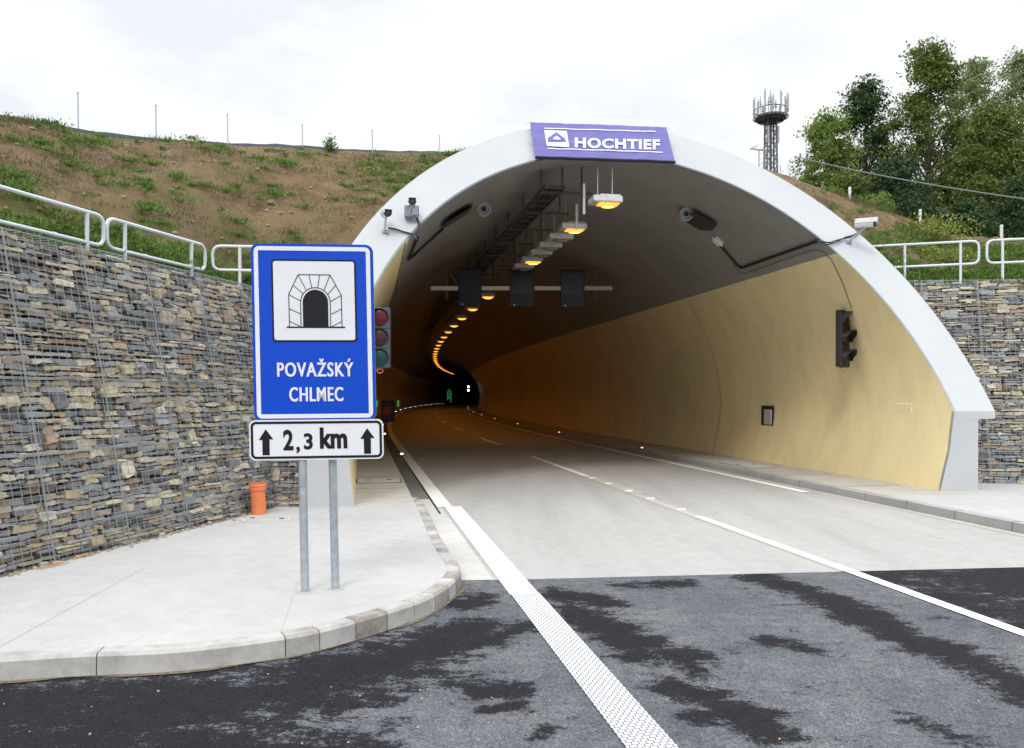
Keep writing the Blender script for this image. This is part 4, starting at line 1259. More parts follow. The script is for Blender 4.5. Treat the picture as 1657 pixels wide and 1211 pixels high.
btext('HOCHTIEF', 355, 915, 178, 192, 243, 258)
obj('lettering', mb, WHT, banner)
mb = MB(); bpoly([(160, 127), (178, 232), (320, 240), (304, 134)], .012); obj('logo_field', mb, WHT, banner)
mb = MB()
for pts in ([(178, 188), (236, 143), (298, 190), (276, 190), (238, 163), (206, 189)],      # roof
            [(182, 196), (206, 188), (236, 178), (272, 188), (300, 198), (300, 206), (182, 204)],
            ):
    bpoly(pts, .022)
obj('logo_emblem', mb, simple('emblem_purple', (.10, .085, .42), .5), banner)
mb = MB(); bpoly([(212, 190), (238, 168), (266, 192), (250, 196), (226, 196)], .028); obj('logo_peak', mb, WHT, banner)

ORD = ['first', 'second', 'third', 'fourth', 'fifth', 'sixth', 'seventh', 'eighth', 'ninth', 'tenth', 'eleventh', 'twelfth', 'thirteenth', 'fourteenth', 'fifteenth', 'sixteenth', 'seventeenth', 'eighteenth', 'nineteenth', 'twentieth', 'twenty-first', 'twenty-second', 'twenty-third', 'twenty-fourth', 'twenty-fifth', 'twenty-sixth', 'twenty-seventh', 'twenty-eighth']
# ------------------------------------------------------------------ lamps along the crown
SOD = (1.0, .33, .03)
lens_on = emit('sodium_lens', (1.0, .30, .03), 2.6); lens_core = emit('sodium_lens_core', (1.0, .58, .20), 2.6)
lens_off = simple('dark_lens', (.25, .24, .22), .2)
def make_lamp(on, label):
    r = thing('tunnel_lamp', label, 'lamp', (0, 0, 0), 'lamps hanging from the tunnel crown')
    mb = MB(); mb.box((0, 0, 0), (.60, .40, .13), None, 0, .02); mb.box((.08, 0, .09), (.42, .2, .05), None, 0, .01); obj('housing', mb, M['alu'], r)
    mb = MB(); pts = [(.17 * math.cos(a), .13 * math.sin(a)) for a in np.linspace(0, 6.283, 18, endpoint=False)]
    mb.box((.05, 0, -.075), (.40, .26, .02), None, 0, .006)
    A = [mb.vert((.05 + p * 1.0, q, -.085)) for p, q in pts]; B = [mb.vert((.05 + p * .75, q * .75, -.125)) for p, q in pts]
    for k in range(18): mb.face((A[k], B[k], B[(k + 1) % 18], A[(k + 1) % 18]))
    mb.face(B, 1); obj('lens', mb, [lens_on, lens_core] if on else [lens_off, lens_off], r)
    for x_ in (-.16, .14):
        mb = MB(); mb.cyl((x_, 0, .06), (x_, 0, .78), .012, 6); obj('hanger', mb, M['galv'], r)
    return r
first = ['lit lamp nearest the entrance, hanging lowest in view under the banner', 'lit lamp second from the entrance', 'dark lamp directly behind the second lit one', 'dark lamp in the middle of the unlit three', 'dark lamp just in front of the third lit one', 'lit lamp above the middle lane signal', 'dark lamp behind the one above the middle lane signal']
lampY = [15.25, 17.65, 18.75, 19.8, 20.8, 21.9, 23.0, 29.7] + [33.9 + 4.05 * k for k in range(26)]
onl = make_lamp(True, first[0]); offl = make_lamp(False, first[2])
used = {True: False, False: False}
for i, Yl in enumerate(lampY):
    on = i not in (2, 3, 4, 6)
    S = S_of_Y(Yl); p = T(-.02, S, 5.62)
    lb = first[i] if i < len(first) else ('glowing sodium lamp beside the left edge of the middle lane signal' if i == 7 else ORD[i - 7] + ' glowing lamp of the curving row, counted inwards from the middle lane signal')
    src = onl if on else offl
    rz = -heading(S)
    if not used[on]:
        src.location = p; src.rotation_euler = (0, 0, rz); used[on] = True; o = src; o['label'] = lb
    else: o = dup(src, p, rz, lb)
    if on:
        ld = bpy.data.lights.new('sodium_light', 'AREA'); ld.shape = 'ELLIPSE'; ld.size = .36; ld.size_y = .28; ld.color = SOD
        ld.energy = (14 if i < 17 else max(1.2, 14 - (i - 16) * 1.0)) if i > 6 else 5
        ld.spread = R_(125)
        lo = bpy.data.objects.new('sodium_light', ld); COL.objects.link(lo); lo.location = p + Vector((0, 0, -.16))

# cable trays under the crown, left of the lamps
DKS = simple('dark_tray_steel', (.075, .065, .06), .7, .2)  # one dark brown steel tone for ladder and brackets
tray = thing('cable_tray', 'dark cable ladder hung from the crown left of the lamps', 'cable tray', T(-.9, 3.4, 6.3))
mb = MB()
for u in (-.75, -1.15):
    for a, b in zip([3.3, 6, 10, 14, 18] + list(range(22, 120, 4)), [6, 10, 14, 18] + list(range(22, 124, 4))):
        mb.bar(T(u, a, 5.95), T(u, b, 5.95), .03, h=.08)
for k in range(70): mb.bar(T(-1.15, 3.4 + k * .5, 5.94), T(-.75, 3.4 + k * .5, 5.94), .03)
obj('ladder', mb, DKS, tray)
mb = MB()
for k, u in enumerate((-.82, -.9, -.98, -1.06)):
    mb.tube([T(u + .01 * math.sin(s * 1.3 + k), s, 5.975) for s in np.arange(3.4, 90, 1.5)], .028, 6)
obj('cables', mb, M['dark'], tray)
for k in range(16):
    s = 3.6 + 1.8 * k; mb = MB()
    for u in (-.73, -1.17): mb.bar(T(u, s, 5.9), T(u, s, 6.42), .035)
    mb.bar(T(-1.2, s, 5.9), T(-.1, s, 5.92), .045); mb.bar(T(-.32, s, 5.75), T(-.32, s, 6.45), .04)
    obj('tray_bracket', mb, DKS, tray)
# drop bar next to the first lamp
mb = MB(); p = at(945, 300, 15.5); mb.box(Vector((p.x, p.y, 5.72)), (.05, .05, .62), None, 0, .005); obj('drop_bar', mb, M['alu'], tray); mb = MB()
p = at(933, 335, 16.8); mb.box(Vector((p.x, p.y, 5.66)), (.05, .05, .55), None, 0, .005)
obj('drop_bar', mb, M['alu'], tray)

# gantry with three dark lane signals
Yg = 24.0
g0, g1 = at(697, 467, Yg - .45), at(990, 467, Yg + .45)
gan = thing('signal_gantry', 'pale cross beam carrying the lane signals under the vault', 'gantry', (g0 + g1) / 2)
mb = MB(); mb.bar(g0, g1, .11, h=.12); obj('beam', mb, M['alu'], gan)
for px, sgn in ((722, -1), (963, 1)):
    t_ = (px - 697) / 293; p = g0.lerp(g1, t_); mb = MB()
    mb.bar(p + Vector((0, .05, -.32)), p + Vector((0, .05, .68)), .09)
    mb.bar(p + Vector((sgn * .05, .08, .55)), p + Vector((sgn * .75, .08, .05)), .07); mb.bar(p + Vector((0, .08, .6)), p + Vector((-sgn * .35, .08, .1)), .07)
    obj('hanger_bracket', mb, simple('brown_bracket_steel', (.12, .07, .06), .6), gan)
for (px0, px1, y0, y1), lb in zip([(741, 779, 435, 496), (824, 865, 437, 497), (907, 946, 438, 498)], ['left lane signal, switched off black panel on the gantry', 'middle lane signal, switched off black panel on the gantry', 'right lane signal, switched off black panel on the gantry']):
    t_ = ((px0 + px1) / 2 - 697) / 293; p = g0.lerp(g1, t_); Yq = p.y - .12
    a = at(px0, y1, Yq); b = at(px1, y0, Yq); c0 = (a + b) / 2; w = (b.x - a.x); hh = b.z - a.z
    r = thing('lane_signal', lb, 'lane signal', (c0.x, Yq, a.z), 'lane signals on the gantry')
    mb = MB(); mb.box((c0.x, Yq + .06, c0.z), (w, .14, hh), None, 0, .015); obj('housing', mb, simple('dark_blue_housing', (.018, .022, .035), .4), r)
    mb = MB(); mb.box((c0.x, Yq - .012, c0.z + hh * .14), (w * .84, .012, hh * .58), None, 0, .003); obj('display', mb, simple('matrix_display', (.03, .035, .055), .3), r)
    mb = MB(); mb.box((c0.x - w * .3, Yq - .012, a.z + .06), (.05, .012, .04)); obj('status_lamp', mb, M['alu'], r)
    mb = MB(); mb.box((c0.x, Yq - .04, b.z + .005), (w + .04, .16, .02), None, 0, .003); obj('rain_hood', mb, M['dark'], r)

# ------------------------------------------------------------------ traffic lights
def lens_mat(n, c): 
    m = simple(n, c, .3, .05, 20, spec=.35); return m
LENS = [lens_mat('red_lens', (.085, .004, .012)), lens_mat('amber_lens', (.04, .014, .015)), lens_mat('green_lens', (.004, .045, .048))]
LENS_SHADED = [lens_mat('shaded_red_lens', (.05, .004, .008)), lens_mat('shaded_amber_lens', (.02, .012, .01)), lens_mat('shaded_green_lens', (.004, .025, .025))]  # darker copies: shade on the right traffic light put into the lens colour
def traffic(label, c, w, h, face, hood, boxmat, wallp):
    """c centre of the front face, face = angle of facing direction about z"""
    r = thing('traffic_light', label, 'traffic light', (c[0], c[1], c[2] - h / 2), 'traffic lights at the tunnel mouth')
    rot = Matrix.Rotation(face, 3, 'Z'); c = Vector(c)
    def L(x_, y_, z_): return c + rot @ Vector((x_, y_, z_))
    mb = MB(); mb.box(L(0, .07, 0), (w, .14, h), rot, 0, .02)
    for k in (-1, 1): mb.box(L(0, -.004, k * h / 6), (w * .98, .01, .012), rot)
    obj('housing', mb, boxmat, r)
    lens_set = LENS if hood < .1 else LENS_SHADED
    rr = min(w, h / 3) * .42
    for k in range(3):
        zc = h / 3 * (1 - k)
        mb = MB(); n = 24; C_ = mb.vert(L(0, -.035, zc)); prevr = None
        for q in range(1, 6):
            t = q / 5; rad = rr * math.sin(t * math.pi / 2); dep = -.035 + .03 * (1 - math.cos(t * math.pi / 2))
            ring = [mb.vert(L(rad * math.cos(a), dep, zc + rad * math.sin(a))) for a in np.linspace(0, 6.2832, n, endpoint=False)]
            for i in range(n):
                mb.face((C_, ring[i], ring[(i + 1) % n]) if prevr is None else (prevr[i], ring[i], ring[(i + 1) % n], prevr[(i + 1) % n]))
            prevr = ring
        ln_ = obj('lens', mb, lens_set[k], r, sm=True, ang=80)
        mb = MB(); aa = np.linspace(R_(-25), R_(205), 22); A = []; B = []; A2 = []; B2 = []
        for a in aa:
            k2 = hood * (.35 + .65 * max(0, math.sin(a)) ** .6) if hood else .04
            A.append(mb.vert(L(rr * 1.08 * math.cos(a), 0, zc + rr * 1.08 * math.sin(a)))); B.append(mb.vert(L(rr * 1.08 * math.cos(a), -k2, zc + rr * 1.08 * math.sin(a))))
            A2.append(mb.vert(L(rr * 1.13 * math.cos(a), 0, zc + rr * 1.13 * math.sin(a)))); B2.append(mb.vert(L(rr * 1.13 * math.cos(a), -k2, zc + rr * 1.13 * math.sin(a))))
        for i in range(len(aa) - 1):
            mb.face((A[i], A[i + 1], B[i + 1], B[i])); mb.face((A2[i], B2[i], B2[i + 1], A2[i + 1])); mb.face((B[i], B[i + 1], B2[i + 1], B2[i]))
        obj('hood', mb, M['dark'], r, sm=True, ang=50)
    # bracket to the wall
    wp = Vector(wallp); mb = MB()
    for s_ in (-1, 1):
        a = L(0, .14, s_ * (h / 2 - .02)); a.z += s_ * .03; b = Vector((wp.x, wp.y, a.z)); mb.cyl(a, b, .014, 8); mb.cyl(b, b + (b - a).normalized() * -.03, .05, 10)
    obj('bracket', mb, M['galv'], r)
    mb = MB(); a = L(.0, .05, -h / 2); pts = [a + Vector((.05 * math.sin(t), 0, -.04 * (1 - math.cos(t)) )) for t in np.linspace(0, 6.28, 14)]; mb.tube(pts, .008, 5); obj('cable_loop', mb, M['orange'], r)
    return r
greybox = simple('blue_grey_housing', (.055, .065, .085), .5)
traffic('front facing traffic light with grey housing half hidden by the blue sign', at(614, 547, 12.75), .34, 1.0, 0.0, .05, greybox, (at(614, 547, 12.75).x - .4, 12.95, 0))
pR = at(1369, 548, 15.6)
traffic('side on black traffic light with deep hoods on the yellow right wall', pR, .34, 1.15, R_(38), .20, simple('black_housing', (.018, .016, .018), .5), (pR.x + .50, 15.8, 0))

# ------------------------------------------------------------------ cables, loudspeakers on the vault
def cable_on(fn, pts, r, name, label, mat, off=.03, n=14):
    P = []
    for (a, b), (c_, d_) in zip(pts, pts[1:]):
        for k in range(n): P.append(fn(a + (c_ - a) * k / n, b + (d_ - b) * k / n, off))
    P.append(fn(*pts[-1], off)); mb = MB(); mb.tube(P, r, 8)
    o = obj(name, mb, mat, sm=True, ang=80); return tag(o, label, 'cable')
cable_on(vault_pt, [(1324, 390), (1200, 434), (1192, 429), (1166, 398)], .032, 'wall_cable', 'thick black cable bundle angling across the grey vault on the right', M['dark'], .035)
cable_on(vault_pt, [(1378, 499), (1362, 455), (1345, 420), (1330, 407), (1315, 405), (1206, 443), (1196, 440), (1186, 428)], .010, 'wall_cable', 'thin brownish conduit rising from the right traffic light to the vault', M['cablegrey'], .015)
cable_on(vault_pt, [(676, 384), (661, 420), (668, 415), (716, 371)], .030, 'wall_cable', 'black cable bundle bending on the vault behind the left cameras', M['dark'], .035)
cable_on(vault_pt, [(657, 396), (646, 440), (640, 480)], .010, 'wall_cable', 'thin grey conduit along the left paint edge', M['cablegrey'], .015)
def speaker(label, px, py, boxpts, gname):
    p = vault_pt(px, py, .12); r = thing('loudspeaker', label, 'loudspeaker', p, 'loudspeakers under the vault')
    d = Vector((US * .3, -1, -.05)).normalized()
    mb = MB(); N = 24; rot = d.to_track_quat('Z', 'Y').to_matrix()
    prof = [(0, .02), (.05, .02), (.06, .0), (.10, .0), (.125, .05), (.155, .05), (.16, .03), (.15, -.08), (.13, -.22), (.0, -.23)]
    rings = [[mb.vert(p + rot @ Vector((q[0] * math.cos(a), q[0] * math.sin(a), q[1]))) for a in np.linspace(0, 6.2832, N, endpoint=False)] for q in prof]
    for A, B in zip(rings, rings[1:]):
        for k in range(N): mb.face((A[k], A[(k + 1) % N], B[(k + 1) % N], B[k]))
    obj('horn', mb, simple('pale_grey_plastic', (.36, .38, .42), .45), r, sm=True, ang=50)
    mb = MB(); mb.cyl(p + d * .022, p + d * .03, .055, 20); obj('grille', mb, M['dark'], r)
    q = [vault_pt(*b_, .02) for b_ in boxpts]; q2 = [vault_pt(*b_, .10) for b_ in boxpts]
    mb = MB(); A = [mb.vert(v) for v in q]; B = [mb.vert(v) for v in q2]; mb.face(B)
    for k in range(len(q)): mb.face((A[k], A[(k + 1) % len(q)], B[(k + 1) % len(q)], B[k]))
    obj('shadow_slab', mb, M['darkbrown'], r)  # brown slab standing in for the shadow beside the horn
speaker('round loudspeaker with its shadow as a dark brown slab on the right vault above the white junction box', 1110, 347, [(1106, 357), (1122, 341), (1160, 364), (1152, 374), (1132, 373)], 1)
speaker('round loudspeaker on the left vault beside its long shadow made as a dark slab', 783, 339, [(717, 371), (722, 360), (765, 334), (757, 346)], 2)
p = vault_pt(1161, 391, .04); s_ = Vector((-US, UC, 0)); u_ = (p.x - P0[0]) * UC + (p.y - P0[1]) * US
n_ = Vector(((UI - u_) * UC, (UI - u_) * US, ZI - p.z)).normalized(); t_ = n_.cross(s_)
mb = MB(); mb.box(p, (.20, .24, .10), Matrix((s_, t_, n_)).transposed(), 0, .015); mb.cyl(p + t_ * .12, p + t_ * .17, .02, 8); mb.cyl(p - t_ * .12, p - t_ * .17, .02, 8)
tag(obj('junction_box', mb, M['whitebox']), 'white junction box on the black cable under the right vault', 'junction box')

# cameras on the ring -----------------------------------------------------------
def camera_unit(label, base, ctr_, aim, L=.34, w=.12, group='surveillance cameras on the ring', extra=None):
    r = thing('security_camera', label, 'camera', base, group)
    d = Vector(aim).normalized(); rot = d.to_track_quat('X', 'Z').to_matrix(); c = Vector(ctr_)
    mb = MB(); mb.tube([c - d * L * .5, c - d * L * .46, c + d * L * .4], w * .5, 16); obj('body', mb, M['whitebox'], r, sm=True, ang=50)
    mb = MB(); mb.box(c + rot @ Vector((L * .05, 0, w * .52)), (L * 1.15, w * 1.12, .012), rot, 0, .004)
    for s_ in (-1, 1): mb.box(c + rot @ Vector((L * .08, s_ * w * .55, w * .25)), (L * 1.05, .008, w * .5), rot)
    obj('sun_shield', mb, M['whitebox'], r)
    mb = MB(); mb.tube([c + d * L * .4, c + d * L * .5, c + d * L * .52], w * .56, 16); obj('lens_hood', mb, M['dark'], r, sm=True, ang=50)
    mb = MB(); mb.cyl(c + d * L * .521, c + d * L * .535, w * .2, 12); obj('lens', mb, simple('camera_glass', (.05, .05, .07), .1), r)
    b = Vector(base); k = c - Vector((0, 0, w * .5)); mb = MB()
    mb.tube([b, Vector((b.x, b.y - .1, b.z + .01)), Vector((k.x, k.y, k.z))] , .018, 8)
    n = Vector((US * 1, -UC, 0)); mb.box(b, (.12, .05, .07), None, 0, .01)
    obj('mount', mb, M['galv'], r)
    return r
fb = face_pt(624, 374, .03); cc = at(624.5, 346, fb.y - .12)
camera_unit('small camera on an upright mount at the left, nearest the hillside', fb, cc, (.45, -1, -.12), .26, .12)
fb = face_pt(662, 351, .03); cc2 = at(667, 327.5, fb.y - .15)
camera_unit('small camera sitting above the grey lamp box on the ring', fb, cc2, (.15, -1, -.1), .24, .12)
fb2 = face_pt(666, 343, .12)
sp = thing('infrared_lamp', 'grey twin window lamp box under the upper left camera', 'lamp box', fb2)
mb = MB(); mb.box(fb2, (.25, .13, .20), Matrix.Rotation(R_(12), 3, 'Z'), 0, .012); obj('box', mb, simple('mid_grey_metal', (.22, .25, .29), .45), sp)
mb = MB()
for s_ in (-.06, .065): mb.box(fb2 + Vector((s_, -.07, .0)), (.10, .012, .14), Matrix.Rotation(R_(12), 3, 'Z'), 0, .003)
obj('window', mb, simple('grey_glass', (.35, .40, .46), .15), sp)
cable_on(face_pt, [(628, 369), (640, 371), (655, 376), (668, 379), (674, 384)], .016, 'camera_cable', 'black cable from the left camera along the ring face', M['dark'], .03)
cable_on(face_pt, [(674, 352), (679, 362), (677, 374), (670, 381), (674, 388)], .018, 'camera_cable', 'black cable dropping from the grey lamp box to the ring edge', M['dark'], .03)
fb = face_pt(1374, 391, .03); cc = at(1400, 361.5, fb.y - .35)
camera_unit('white bullet camera pointing right on the right side of the ring', fb, cc, (1, -.55, -.02), .36, .15)
cable_on(face_pt, [(1324, 390), (1342, 393), (1358, 388), (1375, 384), (1388, 377), (1393, 369)], .015, 'camera_cable', 'upper black cable from the vault to the right camera', M['dark'], .04)
cable_on(face_pt, [(1324, 391), (1338, 396), (1352, 393), (1368, 384), (1384, 380), (1396, 370)], .012, 'camera_cable', 'lower black cable from the vault to the right camera', M['dark'], .06)

# ------------------------------------------------------------------ small things on the pavement
p = gnd(419, 832, ZP); pipe = thing('drain_pipe', 'orange plastic pipe stub standing upright at the foot of the stone wall', 'pipe', p)
mb = MB(); N = 28
prof = [(.10, 0), (.10, .33), (.112, .335), (.112, .385), (.118, .39), (.118, .405), (.112, .41), (.112, .425), (.098, .425), (.098, .1)]
# leaning slightly
rings = [[mb.vert(p + Vector((r * math.cos(a) - z * .05, r * math.sin(a), z))) for a in np.linspace(0, 6.2832, N, endpoint=False)] for r, z in prof]
for A, B in zip(rings, rings[1:]):
    for k in range(N): mb.face((A[k], A[(k + 1) % N], B[(k + 1) % N], B[k]))
obj('pipe_body', mb, M['orange'], pipe, sm=True, ang=35)
mb = MB(); mb.cyl(p + Vector((-.005, 0, .08)), p + Vector((-.005, 0, .1)), .097, 20); obj('pipe_floor', mb, M['earth'], pipe)
p = gnd(432, 841, ZP); mh = thing('manhole_cover', 'round pale manhole cover in the pavement beside the orange pipe', 'manhole cover', p)
mb = MB(); mb.cyl(p, p + Vector((0, 0, .010)), .33, 32); obj('cover_ring', mb, M['gutter'], mh)
mb = MB(); mb.cyl(p, p + Vector((0, 0, .016)), .27, 32); obj('cover_plate', mb, M['pave'], mh)
mb = MB(); mb.box(p + Vector((.2, -.02, .018)), (.06, .03, .01)); mb.box(p + Vector((-.2, .02, .018)), (.06, .03, .01)); obj('lifting_slot', mb, M['dark'], mh)
def cover(label, S, u, L, w, z):
    c = T(u, S, z); rot = Matrix.Rotation(-heading(S), 3, 'Z'); r = thing('duct_cover', label, 'duct cover', c, 'duct covers in the walkways')
    mb = MB(); mb.box(c + Vector((0, 0, .003)), (w, L, .006), rot); obj('cover_frame', mb, simple('dark_steel_frame', (.12, .115, .105), .7), r)
    mb = MB(); mb.box(c + Vector((0, 0, .005)), (w - .05, L - .05, .010), rot); obj('cover_plate', mb, M['gutter'], r)
    mb = MB()
    for q in (-.2, .2): mb.box(c + rot @ Vector((q, .1, .012)), (.10, .07, .006), rot)
    obj('lifting_slot', mb, M['dark'], r)
cover('rectangular cover in the left walkway beyond the two sign posts', 3.3, -4.42, .7, .85, ZP + .006)
cover('rectangular cover in the right walkway beside the yellow wall', 5.2, 4.22, 1.5, .75, .132)
# rubble at the wall foot and two laths
mb = MB()
for _ in range(240):
    a = rng.uniform(0, LEN - .4); q = CB - dl * (LEN - a) - nl * (abs(rng.normal()) * .05 + .05 + .02); s = rng.uniform(.008, .028) * (2 if rng.random() < .06 else 1)
    mb.box(q + Vector((0, 0, s * .3)), (s * 1.7, s * 1.2, s), Matrix.Rotation(rng.uniform(0, 6), 3, 'Z'), 0, s * .25)
o = struct('wall_foot_rubble', mb, simple('grey_chippings', (.32, .29, .24), .9, .4, 5), 'stuff'); tag(o, 'loose chippings lying along the foot of the left stone wall', 'chippings')
mb = MB()
for k in range(0, int(LEN / .1)):
    a0_, a1_ = k * .1, k * .1 + .1
    w0 = .09 + .03 * noise.noise(Vector((a0_ * 3, 0, 0))); w1 = .09 + .03 * noise.noise(Vector((a1_ * 3, 0, 0)))
    A = CB - dl * (LEN - a0_); B = CB - dl * (LEN - a1_); z = Vector((0, 0, .003)); mb.poly([A + z, A - nl * w0 + z, B - nl * w1 + z, B + z])
struct('wall_foot_dirt', mb, simple('brown_grit', (.14, .11, .08), .95, .4, 25))
for (a, b), lb in ((((62, 921), (112, 909)), 'thin wooden lath lying at the wall foot near the left picture edge'), (((115, 905), (149, 896)), 'short splintered lath lying right of the longer one')):
    A, B = gnd(*a, ZP + .012), gnd(*b, ZP + .02); mb = MB(); mb.bar(A, B, .014, h=.008); mb.bar(A.lerp(B, .3) + Vector((0, 0, .006)), A.lerp(B, .55) + Vector((.03, .03, .02)), .01)
    tag(obj('wooden_lath', mb, simple('raw_wood', (.5, .27, .1), .8)), lb, 'lath', 'laths at the wall foot')
# pebbles on asphalt
mb = MB()
for _ in range(40):
    q = gnd(rng.uniform(0, 1100), rng.uniform(1090, 1211)) if rng.random() < .8 else gnd(rng.uniform(0, 1600), rng.uniform(960, 1211))
    s = rng.uniform(.003, .009)
    if q.y > 6 : continue
    mb.box(q + Vector((0, 0, s * .4)), (s * 1.8, s * 1.3, s), Matrix.Rotation(rng.uniform(0, 6), 3, 'Z'), 0, s * .3)
o = struct('pebbles', mb, simple('tan_pebbles', (.38, .30, .2), .8, .4, 9), 'stuff'); tag(o, 'tiny pale pebbles scattered on the dark asphalt', 'pebbles')

# small kerb markers in the tunnel --------------------------------------------
wl = emit('white_marker_light', (.85, .9, 1), 9.0); rl = emit('dim_marker_light', (1, .55, .4), 1.6)
def marker(mat):
    r = thing('marker_light', 'small marker', 'marker light', (0, 0, 0), 'marker lights along the walkway kerbs')
    mb = MB(); mb.box((0, 0, .02), (.14, .10, .04), None, 0, .012); obj('base', mb, M['dark'], r)
    mb = MB(); mb.box((0, -.03, .050), (.075, .05, .035), None, 0, .01); obj('light', mb, mat, r)
    return r
mL, mR = marker(wl), marker(rl)
for i, Ym in enumerate([22.6, 32.8] + [42.5 + 8.5 * k for k in range(14)]):
    S = S_of_Y(Ym); p = T(-3.80 if i else -3.62, S, ZP if i else .012)
    lb = ['white glowing marker nearest the entrance on the left kerb', 'second white glowing marker on the left kerb'][i] if i < 2 else ORD[i] + ' white light of the curving row along the left kerb, counted inwards'
    if i == 0: mL.location = p + Vector((0, 0, .06)); mL['label'] = lb
    else: dup(mL, p + Vector((0, 0, .0)), 0, lb)
for i, Ym in enumerate([23, 33, 43, 53, 63, 74, 86, 98, 110]):
    S = S_of_Y(Ym); p = T(3.70, S, .127); lb = 'nearest dim orange marker on the right kerb' if i == 0 else ORD[i] + ' dim reddish light along the right kerb, counted inwards from the portal'
    if i == 0: mR.location = p; mR['label'] = lb
    else: dup(mR, p, 0, lb)
# emergency point on the left wall, far lights
p = at(628, 668, 27.0); em = thing('emergency_point', 'small red and black emergency point with green signs at the left wall', 'emergency point', p)
mb = MB(); mb.box(p + Vector((0, 0, .05)), (.42, .3, .75), None, 0, .03); obj('cabinet', mb, M['dark'], em)
mb = MB(); mb.box(p + Vector((0, -.17, .05)), (.28, .04, .30), None, 0, .02); obj('red_door', mb, simple('red_paint', (.35, .03, .02), .5), em)
mb = MB()
for s_ in (-.38, .36): mb.box(p + Vector((s_, -.05, .32)), (.05, .03, .22))
obj('green_sign', mb, emit('green_sign_glow', (.05, .6, .15), .5), em)
p = at(758, 629, 95); fl = thing('twin_lamp', 'pair of bright white lights on the far right tunnel wall', 'lamp', p)
mb = MB(); mb.box(p, (.4, .3, .8), None, 0, .03); obj('housing', mb, M['dark'], fl)
for dz in (-.22, .22):
    mb = MB(); mb.cyl(p + Vector((0, -.17, dz)), p + Vector((0, -.22, dz)), .11, 14); obj('light', mb, emit('white_lamp_glow', (1, .93, .85), 12), fl)
p = at(727, 644, 118); gs = thing('escape_sign', 'far green glowing dotted arrow sign standing in the dark', 'sign', p)
mb = MB(); mb.box(p + Vector((0, .1, .3)), (.9, .1, 2.3), None, 0, .03); obj('panel', mb, M['dark'], gs)
mb = MB()
for (a, b) in [(0, 1.0), (-.2, .7), (.2, .7), (-.28, .35), (.28, .35), (0, .3), (-.2, -.05), (.2, -.05), (-.28, -.4), (.28, -.4), (.2, -.75), (0, -.15)]:
    mb.box(p + Vector((a, -.02, b + .2)), (.09, .04, .09))
obj('dots', mb, emit('green_dots', (.06, .9, .3), 1.2), gs)

# ------------------------------------------------------------------ camera
cam = bpy.data.cameras.new('camera'); co = bpy.data.objects.new('camera', cam); COL.objects.link(co)
co.location = (0, 0, H); co.rotation_euler = (R_(90), 0, 0)
cam.sensor_width = 36; cam.lens = 36 * F / 1657; cam.shift_y = (HY - 605.5) / 1657; cam.clip_start = .05; cam.clip_end = 3000
sc.camera = co

# ------------------------------------------------------------------ sky and sun
SUN_EL, SUN_AZ = R_(48), R_(200)     # azimuth clockwise from +Y: behind the viewer, a little left
wd = bpy.data.worlds.new('World'); sc.world = wd; wd.use_nodes = True
t = wd.node_tree; t.nodes.clear()
out = t.nodes.new('ShaderNodeOutputWorld'); bg = t.nodes.new('ShaderNodeBackground'); t.links.new(bg.outputs[0], out.inputs[0])
bg.inputs['Strength'].default_value = .1
sky = t.nodes.new('ShaderNodeTexSky'); sky.sky_type = 'NISHITA'; sky.sun_disc = False; sky.sun_elevation = SUN_EL; sky.sun_rotation = SUN_AZ
tc = t.nodes.new('ShaderNodeTexCoord'); sep = t.nodes.new('ShaderNodeSeparateXYZ'); t.links.new(tc.outputs['Generated'], sep.inputs[0])
def ramp(stops, src):
    r = t.nodes.new('ShaderNodeValToRGB'); cr = r.color_ramp
    while len(cr.elements) < len(stops): cr.elements.new(.5)
    for e, (p, c) in zip(cr.elements, stops): e.position = p; e.color = (c, c, c, 1) if isinstance(c, (int, float)) else (*c, 1)
    t.links.new(src, r.inputs[0]); return r.outputs[0]
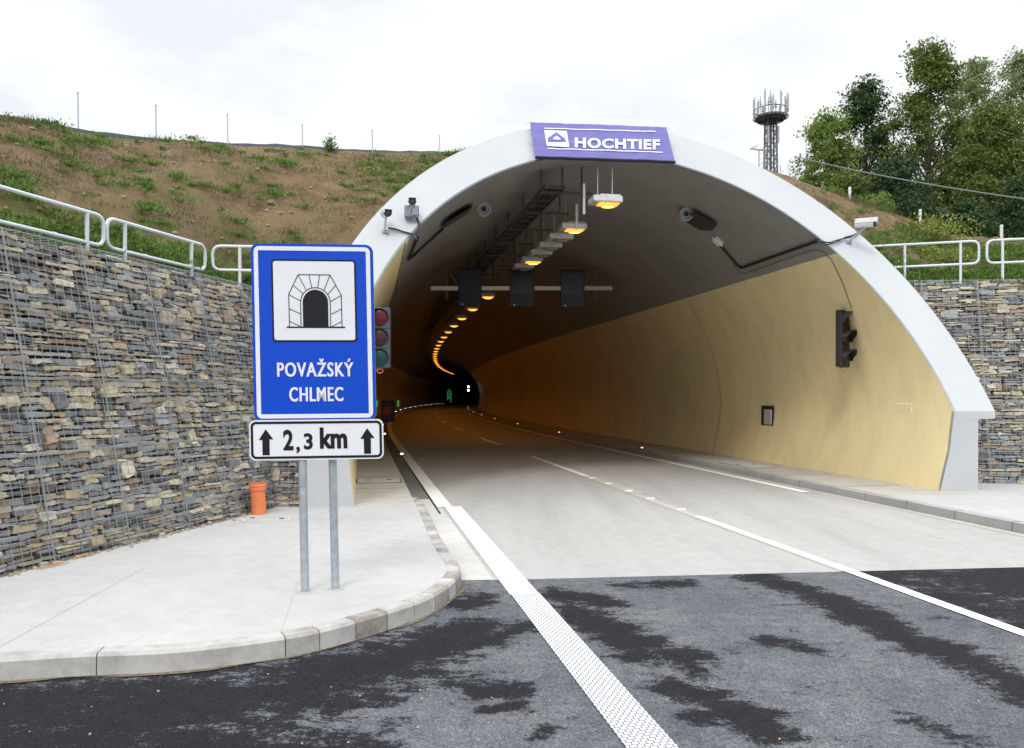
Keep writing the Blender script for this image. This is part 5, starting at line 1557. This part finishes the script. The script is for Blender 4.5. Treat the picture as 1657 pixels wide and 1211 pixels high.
mp = t.nodes.new('ShaderNodeMapping'); mp.inputs['Scale'].default_value = (1.6, 1.6, 4.2); mp.inputs['Location'].default_value = (.3, 0, .2); t.links.new(tc.outputs['Generated'], mp.inputs[0])
nz = t.nodes.new('ShaderNodeTexNoise'); nz.inputs['Scale'].default_value = 2.2; nz.inputs['Detail'].default_value = 7; nz.inputs['Roughness'].default_value = .5; t.links.new(mp.outputs[0], nz.inputs['Vector'])
# overcast cloud: brighter towards the zenith, faint blue-grey and lilac veils
cl = ramp([(.38, (.85, .86, .92)), (.49, (.94, .975, 1.0)), (.60, (1, 1, 1))], nz.outputs['Fac'])
zen = ramp([(0.0, .265), (.45, .285), (.62, .56), (1.0, .84)], sep.outputs['Z'])
def mixn(a, b, f, mode):
    m = t.nodes.new('ShaderNodeMix'); m.data_type = 'RGBA'; m.blend_type = mode
    if isinstance(f, float): m.inputs[0].default_value = f
    else: t.links.new(f, m.inputs[0])
    for s_, v in ((m.inputs[6], a), (m.inputs[7], b)):
        if isinstance(v, tuple): s_.default_value = (*v, 1)
        else: t.links.new(v, s_)
    return m.outputs[2]
c1 = mixn(cl, zen, 1.0, 'MULTIPLY')
sc_ = t.nodes.new('ShaderNodeVectorMath'); sc_.operation = 'SCALE'; sc_.inputs['Scale'].default_value = 40.0; t.links.new(c1, sc_.inputs[0])
c2_ = mixn(sky.outputs[0], sc_.outputs[0], .92, 'MIX')
t.links.new(c2_, bg.inputs['Color'])
sl = bpy.data.lights.new('sun', 'SUN'); sl.energy = 1.3; sl.angle = R_(14); sl.color = (1, .96, .9)
so = bpy.data.objects.new('sun', sl); COL.objects.link(so)
dv = Vector((math.sin(SUN_AZ) * math.cos(SUN_EL), math.cos(SUN_AZ) * math.cos(SUN_EL), math.sin(SUN_EL)))
so.rotation_euler = dv.to_track_quat('Z', 'Y').to_euler()

sc.view_settings.view_transform = 'Standard'; sc.view_settings.look = 'None'; sc.view_settings.exposure = 0.0; sc.view_settings.gamma = 1
sc.view_settings.use_curve_mapping = False
sc.cycles.max_bounces = 8; sc.cycles.diffuse_bounces = 4; sc.cycles.use_denoising = True
